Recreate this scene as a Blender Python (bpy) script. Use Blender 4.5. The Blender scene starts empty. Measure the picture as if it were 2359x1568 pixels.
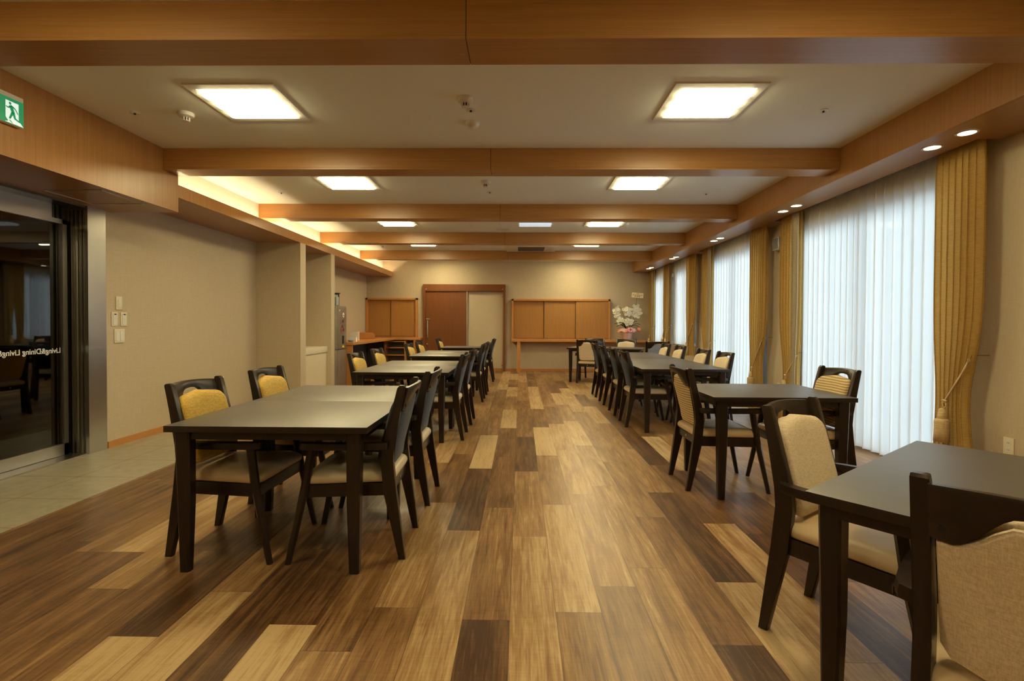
import bpy, bmesh, math, random
from mathutils import Vector, Matrix
random.seed(7)
S = bpy.context.scene
COL = S.collection
PI = math.pi

# ------------------------------------------------------------------ camera
PITCH, YAW, ROLL, SHIFT, FPX, CAMH = .016, .0157, -.0049, 20.0, 1175.0, 1.2
cd = bpy.data.cameras.new('camera'); cam = bpy.data.objects.new('camera', cd); COL.objects.link(cam)
cd.sensor_fit = 'HORIZONTAL'; cd.sensor_width = 36; cd.lens = FPX / 2359 * 36; cd.shift_y = -SHIFT / 2359
cd.clip_start = .05; cd.clip_end = 300
r0 = Vector((math.cos(YAW), math.sin(YAW), 0)); f0 = Vector((-math.sin(YAW), math.cos(YAW), 0)); z0 = Vector((0, 0, 1))
dv = f0 * math.cos(PITCH) - z0 * math.sin(PITCH); u0 = f0 * math.sin(PITCH) + z0 * math.cos(PITCH)
rv = r0 * math.cos(ROLL) - u0 * math.sin(ROLL); uv = r0 * math.sin(ROLL) + u0 * math.cos(ROLL)
cam.matrix_world = Matrix(((rv.x, uv.x, -dv.x, 0), (rv.y, uv.y, -dv.y, 0), (rv.z, uv.z, -dv.z, CAMH), (0, 0, 0, 1)))
S.camera = cam

# ------------------------------------------------------------------ world, view, light levels
W = bpy.data.worlds.new('world'); S.world = W; W.use_nodes = True
bg = W.node_tree.nodes['Background']; bg.inputs[0].default_value = (.79, .92, 1.0, 1); bg.inputs[1].default_value = 7.2
S.view_settings.view_transform = 'Standard'; S.view_settings.look = 'None'
S.view_settings.exposure = 0.0; S.view_settings.gamma = 1.0; S.view_settings.use_curve_mapping = False
S.cycles.use_denoising = True
S.cycles.max_bounces = 10; S.cycles.diffuse_bounces = 5; S.cycles.glossy_bounces = 4; S.cycles.transparent_max_bounces = 24
S.cycles.sample_clamp_indirect = 6.0
S.cycles.caustics_reflective = False; S.cycles.caustics_refractive = False
WARM = (1.0, .85, .455)
LAMP = 37.0          # radiance of the ceiling panels
DOWN = 16.0          # soffit downlights
COVE = 38.0          # cove tubes

# ------------------------------------------------------------------ room numbers (metres)
YN, YF = -3.2, 12.88
XL, XR = -3.894, 3.36
XF, XC = -3.236, -3.469            # fascia, cove upstand
XS, XSO = 2.828, 3.18              # right soffit inner face, curtain slot edge
ZC, ZB, ZT, ZTT, ZBK, ZS = 2.77, 2.579, 2.376, 2.495, 2.237, 2.50
YB = 4.79                          # far end of the entrance bulkhead

# ------------------------------------------------------------------ materials
def mat(name, col=(.8, .8, .8), rough=.5, metal=0.0, spec=.5, emit=None, es=0.0, bump=None, trans=None):
    m = bpy.data.materials.new(name); m.use_nodes = True
    nt = m.node_tree; b = nt.nodes['Principled BSDF']
    b.inputs['Base Color'].default_value = (*col, 1); b.inputs['Roughness'].default_value = rough
    b.inputs['Metallic'].default_value = metal; b.inputs['Specular IOR Level'].default_value = spec
    if emit: b.inputs['Emission Color'].default_value = (*emit, 1); b.inputs['Emission Strength'].default_value = es
    return m
def nodes(m): return m.node_tree.nodes, m.node_tree.links, m.node_tree.nodes['Principled BSDF']
def coords(m, scale, kind='Object', rot=(0, 0, 0)):
    n, l, b = nodes(m)
    tc = n.new('ShaderNodeTexCoord'); mp = n.new('ShaderNodeMapping'); mp.inputs['Scale'].default_value = scale; mp.inputs['Rotation'].default_value = rot
    l.new(tc.outputs[kind], mp.inputs[0]); return mp.outputs[0]
def noise(m, vec, scale=1, detail=4, rough=.6, dist=0):
    n, l, b = nodes(m); t = n.new('ShaderNodeTexNoise'); t.inputs['Scale'].default_value = scale; t.inputs['Detail'].default_value = detail
    t.inputs['Roughness'].default_value = rough; t.inputs['Distortion'].default_value = dist; l.new(vec, t.inputs['Vector']); return t.outputs['Fac']
def ramp(m, fac, stops):
    n, l, b = nodes(m); r = n.new('ShaderNodeValToRGB'); e = r.color_ramp.elements
    e[0].position, e[0].color = stops[0][0], (*stops[0][1], 1); e[1].position, e[1].color = stops[-1][0], (*stops[-1][1], 1)
    for p, c in stops[1:-1]: x = e.new(p); x.color = (*c, 1)
    l.new(fac, r.inputs[0]); return r.outputs[0]
def bump(m, h, strength=.2, dist=.002):
    n, l, b = nodes(m); bp = n.new('ShaderNodeBump'); bp.inputs['Strength'].default_value = strength; bp.inputs['Distance'].default_value = dist
    l.new(h, bp.inputs['Height']); l.new(bp.outputs[0], b.inputs['Normal'])
def mixc(m, fac, a, c, mode='MIX'):
    n, l, b = nodes(m); x = n.new('ShaderNodeMix'); x.data_type = 'RGBA'; x.blend_type = mode
    for s, v in ((0, fac), (6, a), (7, c)):
        if hasattr(v, 'links'): l.new(v, x.inputs[s])
        else: x.inputs[s].default_value = v if s == 0 else (*v, 1)
    return x.outputs[2]
def math_(m, op, a, c=0.0):
    n, l, b = nodes(m); x = n.new('ShaderNodeMath'); x.operation = op
    for s, v in ((0, a), (1, c)):
        if hasattr(v, 'links'): l.new(v, x.inputs[s])
        else: x.inputs[s].default_value = v
    return x.outputs[0]

def wood(name, light, dark, scale, rough=.35, fine=1.0, spec=.5, bs=.1):
    m = mat(name, light, rough, spec=spec); n, l, b = nodes(m)
    v = coords(m, scale); g = noise(m, v, 1, 6, .65, .4)
    v2 = coords(m, tuple(s * 4 for s in scale)); g2 = noise(m, v2, 1, 3, .6)
    f = math_(m, 'ADD', math_(m, 'MULTIPLY', g, .65), math_(m, 'MULTIPLY', g2, .35))
    c = ramp(m, f, [(.34, dark), (.62, light)]); l.new(c, b.inputs['Base Color']); bump(m, f, bs, .001); return m
# scale is small along the grain
M = {}
M['wood_x'] = wood('oak_laminate_along_x', (.43, .215, .068), (.35, .165, .047), (1.2, 60, 60), .33)
M['wood_v'] = wood('oak_laminate_vertical', (.43, .21, .070), (.33, .155, .048), (70, 70, 1.0), .33)
M['wood_y'] = wood('oak_laminate_along_y', (.42, .22, .10), (.35, .175, .075), (60, 1.2, 60), .33)
M['shutter'] = wood('shutter_oak', (.42, .20, .05), (.33, .15, .035), (60, 60, 1.5), .4)
M['orange'] = wood('orange_trim_wood', (.55, .245, .075), (.47, .20, .055), (3, 3, 3), .4)
M['mahog'] = wood('mahogany_door', (.20, .068, .020), (.145, .048, .014), (50, 50, 1.5), .3)
M['espresso'] = wood('dark_stained_beech', (.024, .013, .009), (.013, .0075, .0055), (30, 30, 4), .3, spec=.42, bs=.05)
M['tabletop'] = wood('dark_table_laminate', (.060, .045, .036), (.040, .030, .024), (90, 3, 90), .42, spec=1.0, bs=.15)
M['tabletop'].node_tree.nodes['Principled BSDF'].inputs['IOR'].default_value = 1.85

def fabric(name, col, col2, sc=260, rough=.9, ribs=0.0, spec=.2):
    m = mat(name, col, rough, spec=spec); n, l, b = nodes(m)
    b.inputs['Sheen Weight'].default_value = .15
    a = noise(m, coords(m, (sc, sc, sc * .12)), 1, 2); c = noise(m, coords(m, (sc * .12, sc * .12, sc)), 1, 2)
    f = math_(m, 'MULTIPLY', math_(m, 'ADD', a, c), .5)
    if ribs:
        t = n.new('ShaderNodeTexWave'); t.wave_type = 'BANDS'; t.bands_direction = 'Z'; t.inputs['Scale'].default_value = ribs; t.inputs['Distortion'].default_value = 1.2
        t.inputs['Detail Scale'].default_value = .6
        l.new(coords(m, (1, 1, 1)), t.inputs['Vector']); f = math_(m, 'ADD', math_(m, 'MULTIPLY', f, .5), math_(m, 'MULTIPLY', t.outputs['Fac'], .42))
    l.new(ramp(m, f, [(.36, col2), (.60, col)]), b.inputs['Base Color']); bump(m, f, .35, .0015); return m
M['mustard'] = fabric('mustard_weave', (.78, .52, .12), (.50, .30, .055))
M['navy'] = fabric('navy_weave', (.045, .065, .115), (.02, .03, .06))
M['linen'] = fabric('beige_linen_weave', (.82, .68, .50), (.62, .48, .33), 340)
M['ribbed'] = fabric('striped_gold_rib', (.74, .57, .33), (.36, .25, .11), ribs=17)
M['greyblue'] = fabric('grey_blue_weave', (.30, .33, .40), (.2, .22, .28))
M['vinyl'] = mat('beige_vinyl_seat', (.62, .46, .28), .38, spec=.45)
M['vinyl_pale'] = mat('pale_vinyl_seat', (.66, .56, .40), .38, spec=.45)
for k in ('vinyl', 'vinyl_pale'): bump(M[k], noise(M[k], coords(M[k], (60, 60, 60)), 1, 3), .06, .001)

def wallpaper(name, a, c):
    m = mat(name, a, .85, spec=.25); n, l, b = nodes(m)
    f = math_(m, 'MULTIPLY', math_(m, 'ADD', noise(m, coords(m, (14, 14, 260)), 1, 3), noise(m, coords(m, (220, 220, 9)), 1, 3)), .5)
    l.new(ramp(m, f, [(.38, c), (.62, a)]), b.inputs['Base Color']); bump(m, f, .25, .001); return m
M['wall'] = wallpaper('woven_beige_wallpaper', (.57, .475, .345), (.50, .41, .29))
M['ceil'] = mat('white_ceiling_paper', (.85, .87, .81), .9, spec=.2); bump(M['ceil'], noise(M['ceil'], coords(M['ceil'], (90, 90, 90)), 1, 3), .1, .001)
M['white'] = mat('white_plastic', (.74, .72, .68), .4)
M['offwhite'] = mat('cream_panel', (.74, .66, .50), .3)
M['black'] = mat('black_plastic', (.01, .01, .01), .4)
M['seam'] = mat('dark_joint', (.02, .012, .006), .7)
M['steel'] = mat('brushed_steel', (.56, .55, .53), .28, 1.0)
bump(M['steel'], noise(M['steel'], coords(M['steel'], (4, 400, 3)), 1, 2), .12, .0008)
M['darksteel'] = mat('dark_steel_recess', (.18, .16, .13), .3, 1.0)
M['alu'] = mat('silver_aluminium', (.6, .6, .6), .35, 1.0)
M['chrome'] = mat('chrome', (.8, .8, .8), .12, 1.0)
M['fridge'] = mat('grey_fridge_steel', (.40, .38, .36), .32, .75)
M['cord'] = mat('cream_cord', (.72, .56, .34), .6)
M['tassel'] = fabric('cream_tassel', (.75, .57, .33), (.55, .4, .2), 120)
M['tube'] = mat('lit_diffuser', (.9, .9, .9), .4, emit=WARM, es=LAMP)
M['down'] = mat('lit_downlight', (.9, .9, .9), .4, emit=WARM, es=DOWN)
M['downdim'] = mat('lit_corridor_lamp', (.9, .9, .9), .4, emit=WARM, es=14)
M['covetube'] = mat('lit_cove_tube', (.9, .9, .9), .4, emit=(1, .86, .50), es=COVE)
M['cool'] = mat('lit_cool_panel', (.8, .85, .9), .4, emit=(.62, .74, .85), es=.75)
M['grout'] = mat('grout', (.3, .12, .05), .8)
M['green'] = mat('exit_green', (0, .35, .15), .4, emit=(0, .36, .16), es=.30)
M['exitwhite'] = mat('exit_white', (.8, .9, .9), .4, emit=(.62, .78, .80), es=.75)
M['pot'] = mat('pink_wrap', (.74, .46, .42), .45)
M['ribbon'] = mat('coral_ribbon', (.78, .26, .18), .4)
M['ribbon2'] = mat('pale_pink_ribbon', (.85, .45, .50), .4)
M['leaf'] = mat('dark_green_leaf', (.02, .06, .02), .35)
M['stem'] = mat('green_stem', (.06, .10, .02), .5)
M['petal'] = mat('white_petal', (.90, .86, .72), .6)
M['lip'] = mat('yellow_green_lip', (.6, .5, .12), .6)
M['card'] = mat('cream_card', (.85, .70, .42), .6)
M['ink'] = mat('black_ink', (.03, .025, .02), .7)
M['red'] = mat('red_ink', (.5, .06, .02), .7)
M['letter'] = mat('white_vinyl_letter', (.75, .75, .72), .5)
M['paper'] = mat('white_paper', (.82, .78, .72), .6)
M['yellow'] = mat('yellow_tag', (.8, .65, .05), .5)
M['bluegrey'] = mat('slate_panel', (.13, .125, .115), .4)
M['magnet'] = mat('red_brown_magnet', (.16, .05, .05), .5)
M['bluebowl'] = mat('blue_bowl', (.25, .33, .45), .3)
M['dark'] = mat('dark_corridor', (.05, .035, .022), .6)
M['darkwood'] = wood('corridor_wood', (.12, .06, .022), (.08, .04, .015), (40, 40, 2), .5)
M['housewall'] = mat('house_render', (.62, .60, .58), .9)
M['houseroof'] = mat('house_roof_tiles', (.28, .30, .33), .8)
M['ground'] = mat('asphalt', (.30, .31, .32), .9)
M['concrete'] = mat('balcony_concrete', (.5, .5, .5), .9)

# glass
def glassmat(name, tint, refl):
    m = bpy.data.materials.new(name); m.use_nodes = True; n = m.node_tree.nodes; l = m.node_tree.links; n.clear()
    o = n.new('ShaderNodeOutputMaterial'); tr = n.new('ShaderNodeBsdfTransparent'); tr.inputs[0].default_value = (*tint, 1)
    g = n.new('ShaderNodeBsdfGlossy'); g.inputs['Roughness'].default_value = .02; g.inputs['Color'].default_value = (1, 1, 1, 1)
    f = n.new('ShaderNodeFresnel'); f.inputs[0].default_value = refl; x = n.new('ShaderNodeMixShader')
    l.new(f.outputs[0], x.inputs[0]); l.new(tr.outputs[0], x.inputs[1]); l.new(g.outputs[0], x.inputs[2]); l.new(x.outputs[0], o.inputs[0]); return m
M['glass'] = glassmat('window_glass', (.93, .96, .96), 1.45)
M['doorglass'] = glassmat('smoked_door_glass', (.55, .52, .45), 1.7)
M['jar'] = glassmat('clear_jar', (.85, .9, .9), 1.5)
# cloth
def cloth(name, col, see, thru, weave=300):
    m = bpy.data.materials.new(name); m.use_nodes = True; n = m.node_tree.nodes; l = m.node_tree.links; n.clear()
    o = n.new('ShaderNodeOutputMaterial'); d = n.new('ShaderNodeBsdfDiffuse'); t = n.new('ShaderNodeBsdfTranslucent'); tr = n.new('ShaderNodeBsdfTransparent')
    tc = n.new('ShaderNodeTexCoord'); mp = n.new('ShaderNodeMapping'); mp.inputs['Scale'].default_value = (30, 30, weave); l.new(tc.outputs['Object'], mp.inputs[0])
    ns = n.new('ShaderNodeTexNoise'); ns.inputs['Scale'].default_value = 1; ns.inputs['Detail'].default_value = 3; l.new(mp.outputs[0], ns.inputs['Vector'])
    r = n.new('ShaderNodeValToRGB'); r.color_ramp.elements[0].position = .3; r.color_ramp.elements[1].position = .7
    r.color_ramp.elements[0].color = (*[c * (.74 if weave else 1) for c in col], 1); r.color_ramp.elements[1].color = (*col, 1); l.new(ns.outputs['Fac'], r.inputs[0])
    l.new(r.outputs[0], d.inputs[0]); l.new(r.outputs[0], t.inputs[0])
    a = n.new('ShaderNodeMixShader'); a.inputs[0].default_value = thru; l.new(d.outputs[0], a.inputs[1]); l.new(t.outputs[0], a.inputs[2])
    c = n.new('ShaderNodeMixShader'); c.inputs[0].default_value = see; l.new(a.outputs[0], c.inputs[1]); l.new(tr.outputs[0], c.inputs[2]); l.new(c.outputs[0], o.inputs[0]); return m
M['drape'] = cloth('gold_drape_cloth', (.67, .45, .155), 0.0, .22)
M['painted_daylight'] = cloth('drape_edge_painted_daylight', (.62, .54, .40), 0.0, .45)  # pale cloth colour standing in for daylight on the drape's leading edge
M['sheer'] = cloth('white_sheer_voile', (.95, .95, .95), .27, .75, 0)

# ------------------------------------------------------------------ floor materials use the planks' UV and tone
def floor_mat():
    m = mat('weathered_oak_planks', (.3, .2, .1), .36, spec=.5); n, l, b = nodes(m)
    at = n.new('ShaderNodeAttribute'); at.attribute_name = 'tone'; tone = at.outputs['Fac']
    at2 = n.new('ShaderNodeAttribute'); at2.attribute_name = 'shift'; sh = at2.outputs['Fac']
    tc = n.new('ShaderNodeTexCoord'); sp = n.new('ShaderNodeSeparateXYZ'); l.new(tc.outputs['Object'], sp.inputs[0])
    cb = n.new('ShaderNodeCombineXYZ'); l.new(sp.outputs[0], cb.inputs[0]); l.new(sp.outputs[1], cb.inputs[1]); l.new(math_(m, 'MULTIPLY', sh, 37.0), cb.inputs[2])
    def nz(scale, det, dist=0.0, rough=.6):
        mp = n.new('ShaderNodeMapping'); mp.inputs['Scale'].default_value = scale; l.new(cb.outputs[0], mp.inputs[0])
        return noise(m, mp.outputs[0], 1, det, rough, dist)
    streak = nz((26, 1.6, 1), 6, .9); fine = nz((130, 5, 1), 5, .8); saw = nz((9, 110, 1), 3); blot = nz((5, 1.1, 1), 3, 1.2)
    f = math_(m, 'ADD', tone, math_(m, 'MULTIPLY', math_(m, 'SUBTRACT', streak, .5), 1.05))
    f = math_(m, 'ADD', f, math_(m, 'MULTIPLY', math_(m, 'SUBTRACT', fine, .5), .9))
    f = math_(m, 'ADD', f, math_(m, 'MULTIPLY', math_(m, 'SUBTRACT', saw, .5), .22))
    f = math_(m, 'ADD', f, math_(m, 'MULTIPLY', math_(m, 'SUBTRACT', blot, .5), .6))
    c = ramp(m, f, [(-0.0, (.062, .027, .011)), (.33, (.185, .090, .035)), (.66, (.345, .195, .080)), (1.0, (.56, .39, .20))])
    u = n.new('ShaderNodeUVMap'); u.uv_map = 'UVMap'; us = n.new('ShaderNodeSeparateXYZ'); l.new(u.outputs[0], us.inputs[0])
    def edge(o, w): return math_(m, 'GREATER_THAN', math_(m, 'ABSOLUTE', math_(m, 'SUBTRACT', o, .5)), .5 - w)
    sm = math_(m, 'MAXIMUM', edge(us.outputs[0], .008), edge(us.outputs[1], .0012))
    c = mixc(m, math_(m, 'MULTIPLY', sm, .65), c, (.05, .03, .015))
    l.new(c, b.inputs['Base Color']); bump(m, math_(m, 'SUBTRACT', math_(m, 'MULTIPLY', fine, .6), sm), .22, .0012)
    l.new(math_(m, 'ADD', math_(m, 'MULTIPLY', fine, .18), .27), b.inputs['Roughness']); return m
M['floor'] = floor_mat()
def tile_mat():
    m = mat('grey_beige_floor_tiles', (.4, .35, .27), .35); n, l, b = nodes(m)
    u = n.new('ShaderNodeUVMap'); u.uv_map = 'UVMap'; us = n.new('ShaderNodeSeparateXYZ'); l.new(u.outputs[0], us.inputs[0])
    def edge(o): return math_(m, 'GREATER_THAN', math_(m, 'ABSOLUTE', math_(m, 'SUBTRACT', math_(m, 'FRACT', o), .5)), .4925)
    g = math_(m, 'MAXIMUM', edge(us.outputs[0]), edge(us.outputs[1]))
    f = noise(m, coords(m, (12, 12, 12)), 1, 6)
    c = ramp(m, f, [(.35, (.34, .30, .22)), (.65, (.43, .385, .29))]); c = mixc(m, g, c, (.24, .10, .04)); l.new(c, b.inputs['Base Color']); return m
M['tile'] = tile_mat()

# ------------------------------------------------------------------ mesh helpers
def box(bm, x0, x1, y0, y1, z0, z1, bev=0.0):
    vs = [bm.verts.new((x, y, z)) for z in (z0, z1) for y in (y0, y1) for x in (x0, x1)]
    fs = [bm.faces.new([vs[i] for i in q]) for q in ((0, 2, 3, 1), (4, 5, 7, 6), (0, 1, 5, 4), (2, 6, 7, 3), (0, 4, 6, 2), (1, 3, 7, 5))]
    if bev > 0:
        es = list({e for f in fs for e in f.edges}); bmesh.ops.bevel(bm, geom=es, offset=bev, segments=2, affect='EDGES', profile=.6)
def prism(bm, pts, a0, a1, axis='y', bev=0.0):
    """polygon pts in the plane across `axis`, extruded from a0 to a1"""
    def P(p, a):
        return {'x': (a, p[0], p[1]), 'y': (p[0], a, p[1]), 'z': (p[0], p[1], a)}[axis]
    A = [bm.verts.new(P(p, a0)) for p in pts]; B = [bm.verts.new(P(p, a1)) for p in pts]; k = len(pts)
    fs = [bm.faces.new(A), bm.faces.new(B[::-1])] + [bm.faces.new((A[i], B[i], B[(i + 1) % k], A[(i + 1) % k])) for i in range(k)]
    if bev > 0:
        es = list({e for f in fs[:2] for e in f.edges}); bmesh.ops.bevel(bm, geom=es, offset=bev, segments=2, affect='EDGES', profile=.6)
def lathe(bm, prof, cx=0, cy=0, seg=24, cap=True, wob=None):
    rings = []
    for r, z in prof:
        rings.append([bm.verts.new((cx + (r + (wob(a, z) if wob else 0)) * math.cos(a), cy + (r + (wob(a, z) if wob else 0)) * math.sin(a), z)) for a in [2 * PI * i / seg for i in range(seg)]])
    for A, B in zip(rings, rings[1:]):
        for i in range(seg): bm.faces.new((A[i], A[(i + 1) % seg], B[(i + 1) % seg], B[i]))
    if cap: bm.faces.new(rings[0][::-1]); bm.faces.new(rings[-1])
def tube(bm, pts, r, seg=8):
    pts = [Vector(p) for p in pts]; rings = []
    up = Vector((0, 0, 1))
    for i, p in enumerate(pts):
        t = (pts[min(i + 1, len(pts) - 1)] - pts[max(i - 1, 0)]).normalized()
        a = t.cross(up if abs(t.z) < .95 else Vector((1, 0, 0))).normalized(); b = t.cross(a)
        rr = r[i] if isinstance(r, (list, tuple)) else r
        rings.append([bm.verts.new(p + (a * math.cos(2 * PI * k / seg) + b * math.sin(2 * PI * k / seg)) * rr) for k in range(seg)])
    for A, B in zip(rings, rings[1:]):
        for k in range(seg): bm.faces.new((A[k], A[(k + 1) % seg], B[(k + 1) % seg], B[k]))
    bm.faces.new(rings[0][::-1]); bm.faces.new(rings[-1])
def obj(name, bm, m, parent=None, smooth=False):
    bmesh.ops.recalc_face_normals(bm, faces=bm.faces[:])
    me = bpy.data.meshes.new(name); bm.to_mesh(me); bm.free()
    if m: me.materials.append(m)
    if smooth:
        for p in me.polygons: p.use_smooth = True
        if smooth != 'all':
            me.set_sharp_from_angle(angle=math.radians(smooth if smooth is not True else 40))
    o = bpy.data.objects.new(name, me); COL.objects.link(o)
    if parent: o.parent = parent
    return o
def boxes(name, bl, m, parent=None, bev=0.0, smooth=False):
    bm = bmesh.new()
    for b in bl: box(bm, *b, bev=bev)
    return obj(name, bm, m, parent, smooth or (35 if bev else False))
def tag(o, label, cat, group=None, kind=None):
    o['label'] = label; o['category'] = cat
    if group: o['group'] = group
    if kind: o['kind'] = kind
    return o
def struct(o, label, cat): return tag(o, label, cat, None, 'structure')
def thing(name, label, cat, loc=(0, 0, 0), rz=0, group=None):
    o = bpy.data.objects.new(name, None); COL.objects.link(o); o.location = loc; o.rotation_euler = (0, 0, rz); o.empty_display_size = .1
    return tag(o, label, cat, group)
def copy_tree(o, parent=None):
    c = o.copy(); COL.objects.link(c); c.parent = parent
    for ch in o.children: copy_tree(ch, c)
    return c

# ================================================================== FLOOR
PW, PX0, PL = .1909, -.0362, 1.265
OFF = {0: .334, 1: .843, 2: 1.057, -2: .405, -4: .57, -1: .78, -3: .86, -5: .73, -8: .64, -11: .08, -13: .2, -14: 1.18, -10: .98, 3: 1.24, 5: 1.11, 6: .55, 7: .4, 4: .64, -7: .97, -6: .137, -9: .106}
TONE = {(-1, 4): .85, (0, 8): .8, (-1, 6): .8, (1, 5): .95, (3, 5): .85, (4, 6): .85, (-3, 5): .7, (5, 6): .75, (-2, 3): 1, (-4, 3): .8, (1, 3): 1, (3, 3): .9, (2, 2): .75, (7, 3): .9, (-2, 1): .75, (-3, 1): .7, (0, 1): .78, (1, 1): .85, (5, 1): .1, (0, 3): .15, (-1, 3): .3, (-2, 2): .1, (1, 4): .3, (6, 3): .1, (-1, 2): .35, (3, 6): .2, (0, 2): .55, (1, 2): .5, (3, 2): .65, (2, 1): .65, (3, 1): .6, (4, 2): .5, (6, 2): .3, (-1, 1): .5, (-3, 2): .35, (-1, 0): .1, (-5, 1): .15, (-4, 1): .4, (-5, 0): .9, (-3, 0): .4, (-4, 0): .55, (6, 1): .7, (5, 0): .9, (4, 1): .35, (4, 0): .1, (1, 0): .45, (2, 0): .4, (7, 1): .1, (3, 0): .6, (-13, 1): .2, (-11, 2): .8, (-8, 0): .95, (-8, 1): .1, (-11, 1): .25, (-10, 0): .3, (-7, 0): .8, (-6, 1): .12, (-9, 1): .35, (-10, 1): .6}
bm = bmesh.new(); uvl = bm.loops.layers.uv.new('UVMap'); tl = bm.faces.layers.float.new('tone'); sl = bm.faces.layers.float.new('shift')
k0 = math.floor((XL - .2 - PX0) / PW); k1 = math.ceil((XR + .1 - PX0) / PW)
for k in range(k0, k1):
    off = OFF.get(k, (k * .4321 + .2) % PL)
    i = math.floor((YN - off) / PL)
    while off + i * PL < YF:
        x0, x1 = PX0 + k * PW, PX0 + (k + 1) * PW; y0, y1 = off + i * PL, off + (i + 1) * PL
        f = bm.faces.new([bm.verts.new((x, y, 0)) for x, y in ((x0, y0), (x1, y0), (x1, y1), (x0, y1))])
        for lp, u in zip(f.loops, ((0, 0), (1, 0), (1, 1), (0, 1))): lp[uvl].uv = u
        t = TONE.get((k, i)); f[tl] = t if t is not None else random.choice((.15, .22, .3, .35, .4, .28, .5) if k < -5 else (.18, .35, .45, .5, .55, .6, .5, .4, .8))
        f[sl] = random.random(); i += 1
o = obj('floor', bm, M['floor']); struct(o, 'brown and tan weathered oak plank floor across the dining room', 'floor')
# solid slab under the planks
struct(boxes('floor', [(XL - .2, XR + .15, YN, YF + 1.2, -.15, -.004)], M['concrete']), 'concrete slab beneath the plank floor', 'floor slab')
bm = bmesh.new(); uvl = bm.loops.layers.uv.new('UVMap'); box(bm, -4.12, -2.931, YN, 7.54, -.002, .003)
for f in bm.faces:
    for lp in f.loops: lp[uvl].uv = ((lp.vert.co.x + 3.4001) / .4892, (lp.vert.co.y - 3.3774) / .4892)
o = obj('floor', bm, M['tile']); struct(o, 'strip of beige floor tiles along the left entrance wall', 'floor')

# ================================================================== SHELL
struct(boxes('ceiling', [(XC - .02, XR, YN, YF, ZC, ZC + .1)], M['ceil']), 'flat white papered ceiling between the wooden beams', 'ceiling')
struct(boxes('wall_far', [(XL - .2, XR + .2, YF, YF + .15, 0, ZC + .1)], M['wall']), 'beige papered wall at the far end of the room', 'wall')
struct(boxes('wall_near', [(-7, XR + .2, YN - .15, YN, 0, ZC + .1)], M['wall']), 'beige wall behind the viewer', 'wall')
struct(boxes('wall_left', [(XL - .15, XL, 4.735, YF, 0, ZT + .05), (XL - .15, XL, YN, 1.60, 0, ZBK + .05)], M['wall']), 'beige papered left wall beyond the steel entrance doors', 'wall')
WIN = [(3.86, 6.22, .02, 2.33), (6.98, 9.02, .02, 2.33), (9.78, 10.86, .78, 2.33), (11.14, 12.56, .78, 2.33)]
bl = []; y = YN
for (a, b_, s, t) in WIN:
    bl.append((XR, XR + .16, y, a, 0, ZC + .1)); bl.append((XR, XR + .16, a, b_, t, ZC + .1)); bl.append((XR, XR + .16, a, b_, -.02, s)); y = b_
bl.append((XR, XR + .16, y, YF, 0, ZC + .1))
struct(boxes('wall_right', bl, M['wall']), 'beige papered right wall between the curtained windows', 'wall')
# dividers of the kitchen niche
struct(boxes('wall_divider', [(XL, XF, 7.47, 7.655, 0, ZT)], M['wall']), 'beige partition end of the kitchen niche, nearest the camera', 'wall')
struct(boxes('wall_divider', [(XL, XF, 8.69, 8.86, 0, ZT)], M['wall']), 'beige partition between the white counter and the fridge', 'wall')
# bulkhead over the entrance
struct(boxes('trim_1', [(XF - .02, XF, YN, YB, ZBK, ZC)], M['wood_v']), 'tall oak bulkhead face above the steel entrance doors', 'bulkhead')
struct(boxes('trim_2', [(-4.1, XF - .021, YN, YB, ZBK, ZBK + .03)], M['wood_y']), 'oak soffit board above the steel entrance doors', 'soffit')
struct(boxes('trim_13', [(XL - .2, XF - .021, YB - .02, YB, ZBK + .031, ZC)], M['wood_x']), 'end board closing the entrance bulkhead', 'bulkhead')
# cove tray
struct(boxes('trim_3', [(XF - .025, XF, YB + .001, YF, ZT, ZTT)], M['wood_v']), 'low oak fascia of the lit cove along the left side', 'fascia')
struct(boxes('trim_4', [(XL, XF - .026, YB + .001, YF, ZT, ZT + .025)], M['wood_y']), 'oak soffit underneath the lit cove on the left', 'soffit')
struct(boxes('trim_5', [(XC - .02, XC, YB + .001, YF, ZT + .026, ZC)], M['ceil']), 'pale upstand wall of the lit ceiling cove', 'cove')
# soffit right
struct(boxes('trim_6', [(XS, XS + .02, YN, YF, ZS, ZC)], M['wood_v']), 'oak fascia running above the right hand windows', 'fascia')
SL = [(3.62, 6.47), (6.86, 9.16), (9.52, 12.82)]
bl = [(XS + .021, XSO, YN, YF, ZS, ZS + .02)]; y = YN
for a, b_ in SL: bl.append((XSO, XR, y, a, ZS, ZS + .02)); y = b_
bl.append((XSO, XR, y, YF, ZS, ZS + .02))
struct(boxes('trim_7', bl, M['wood_y']), 'oak soffit with downlights above the curtains', 'soffit')
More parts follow.
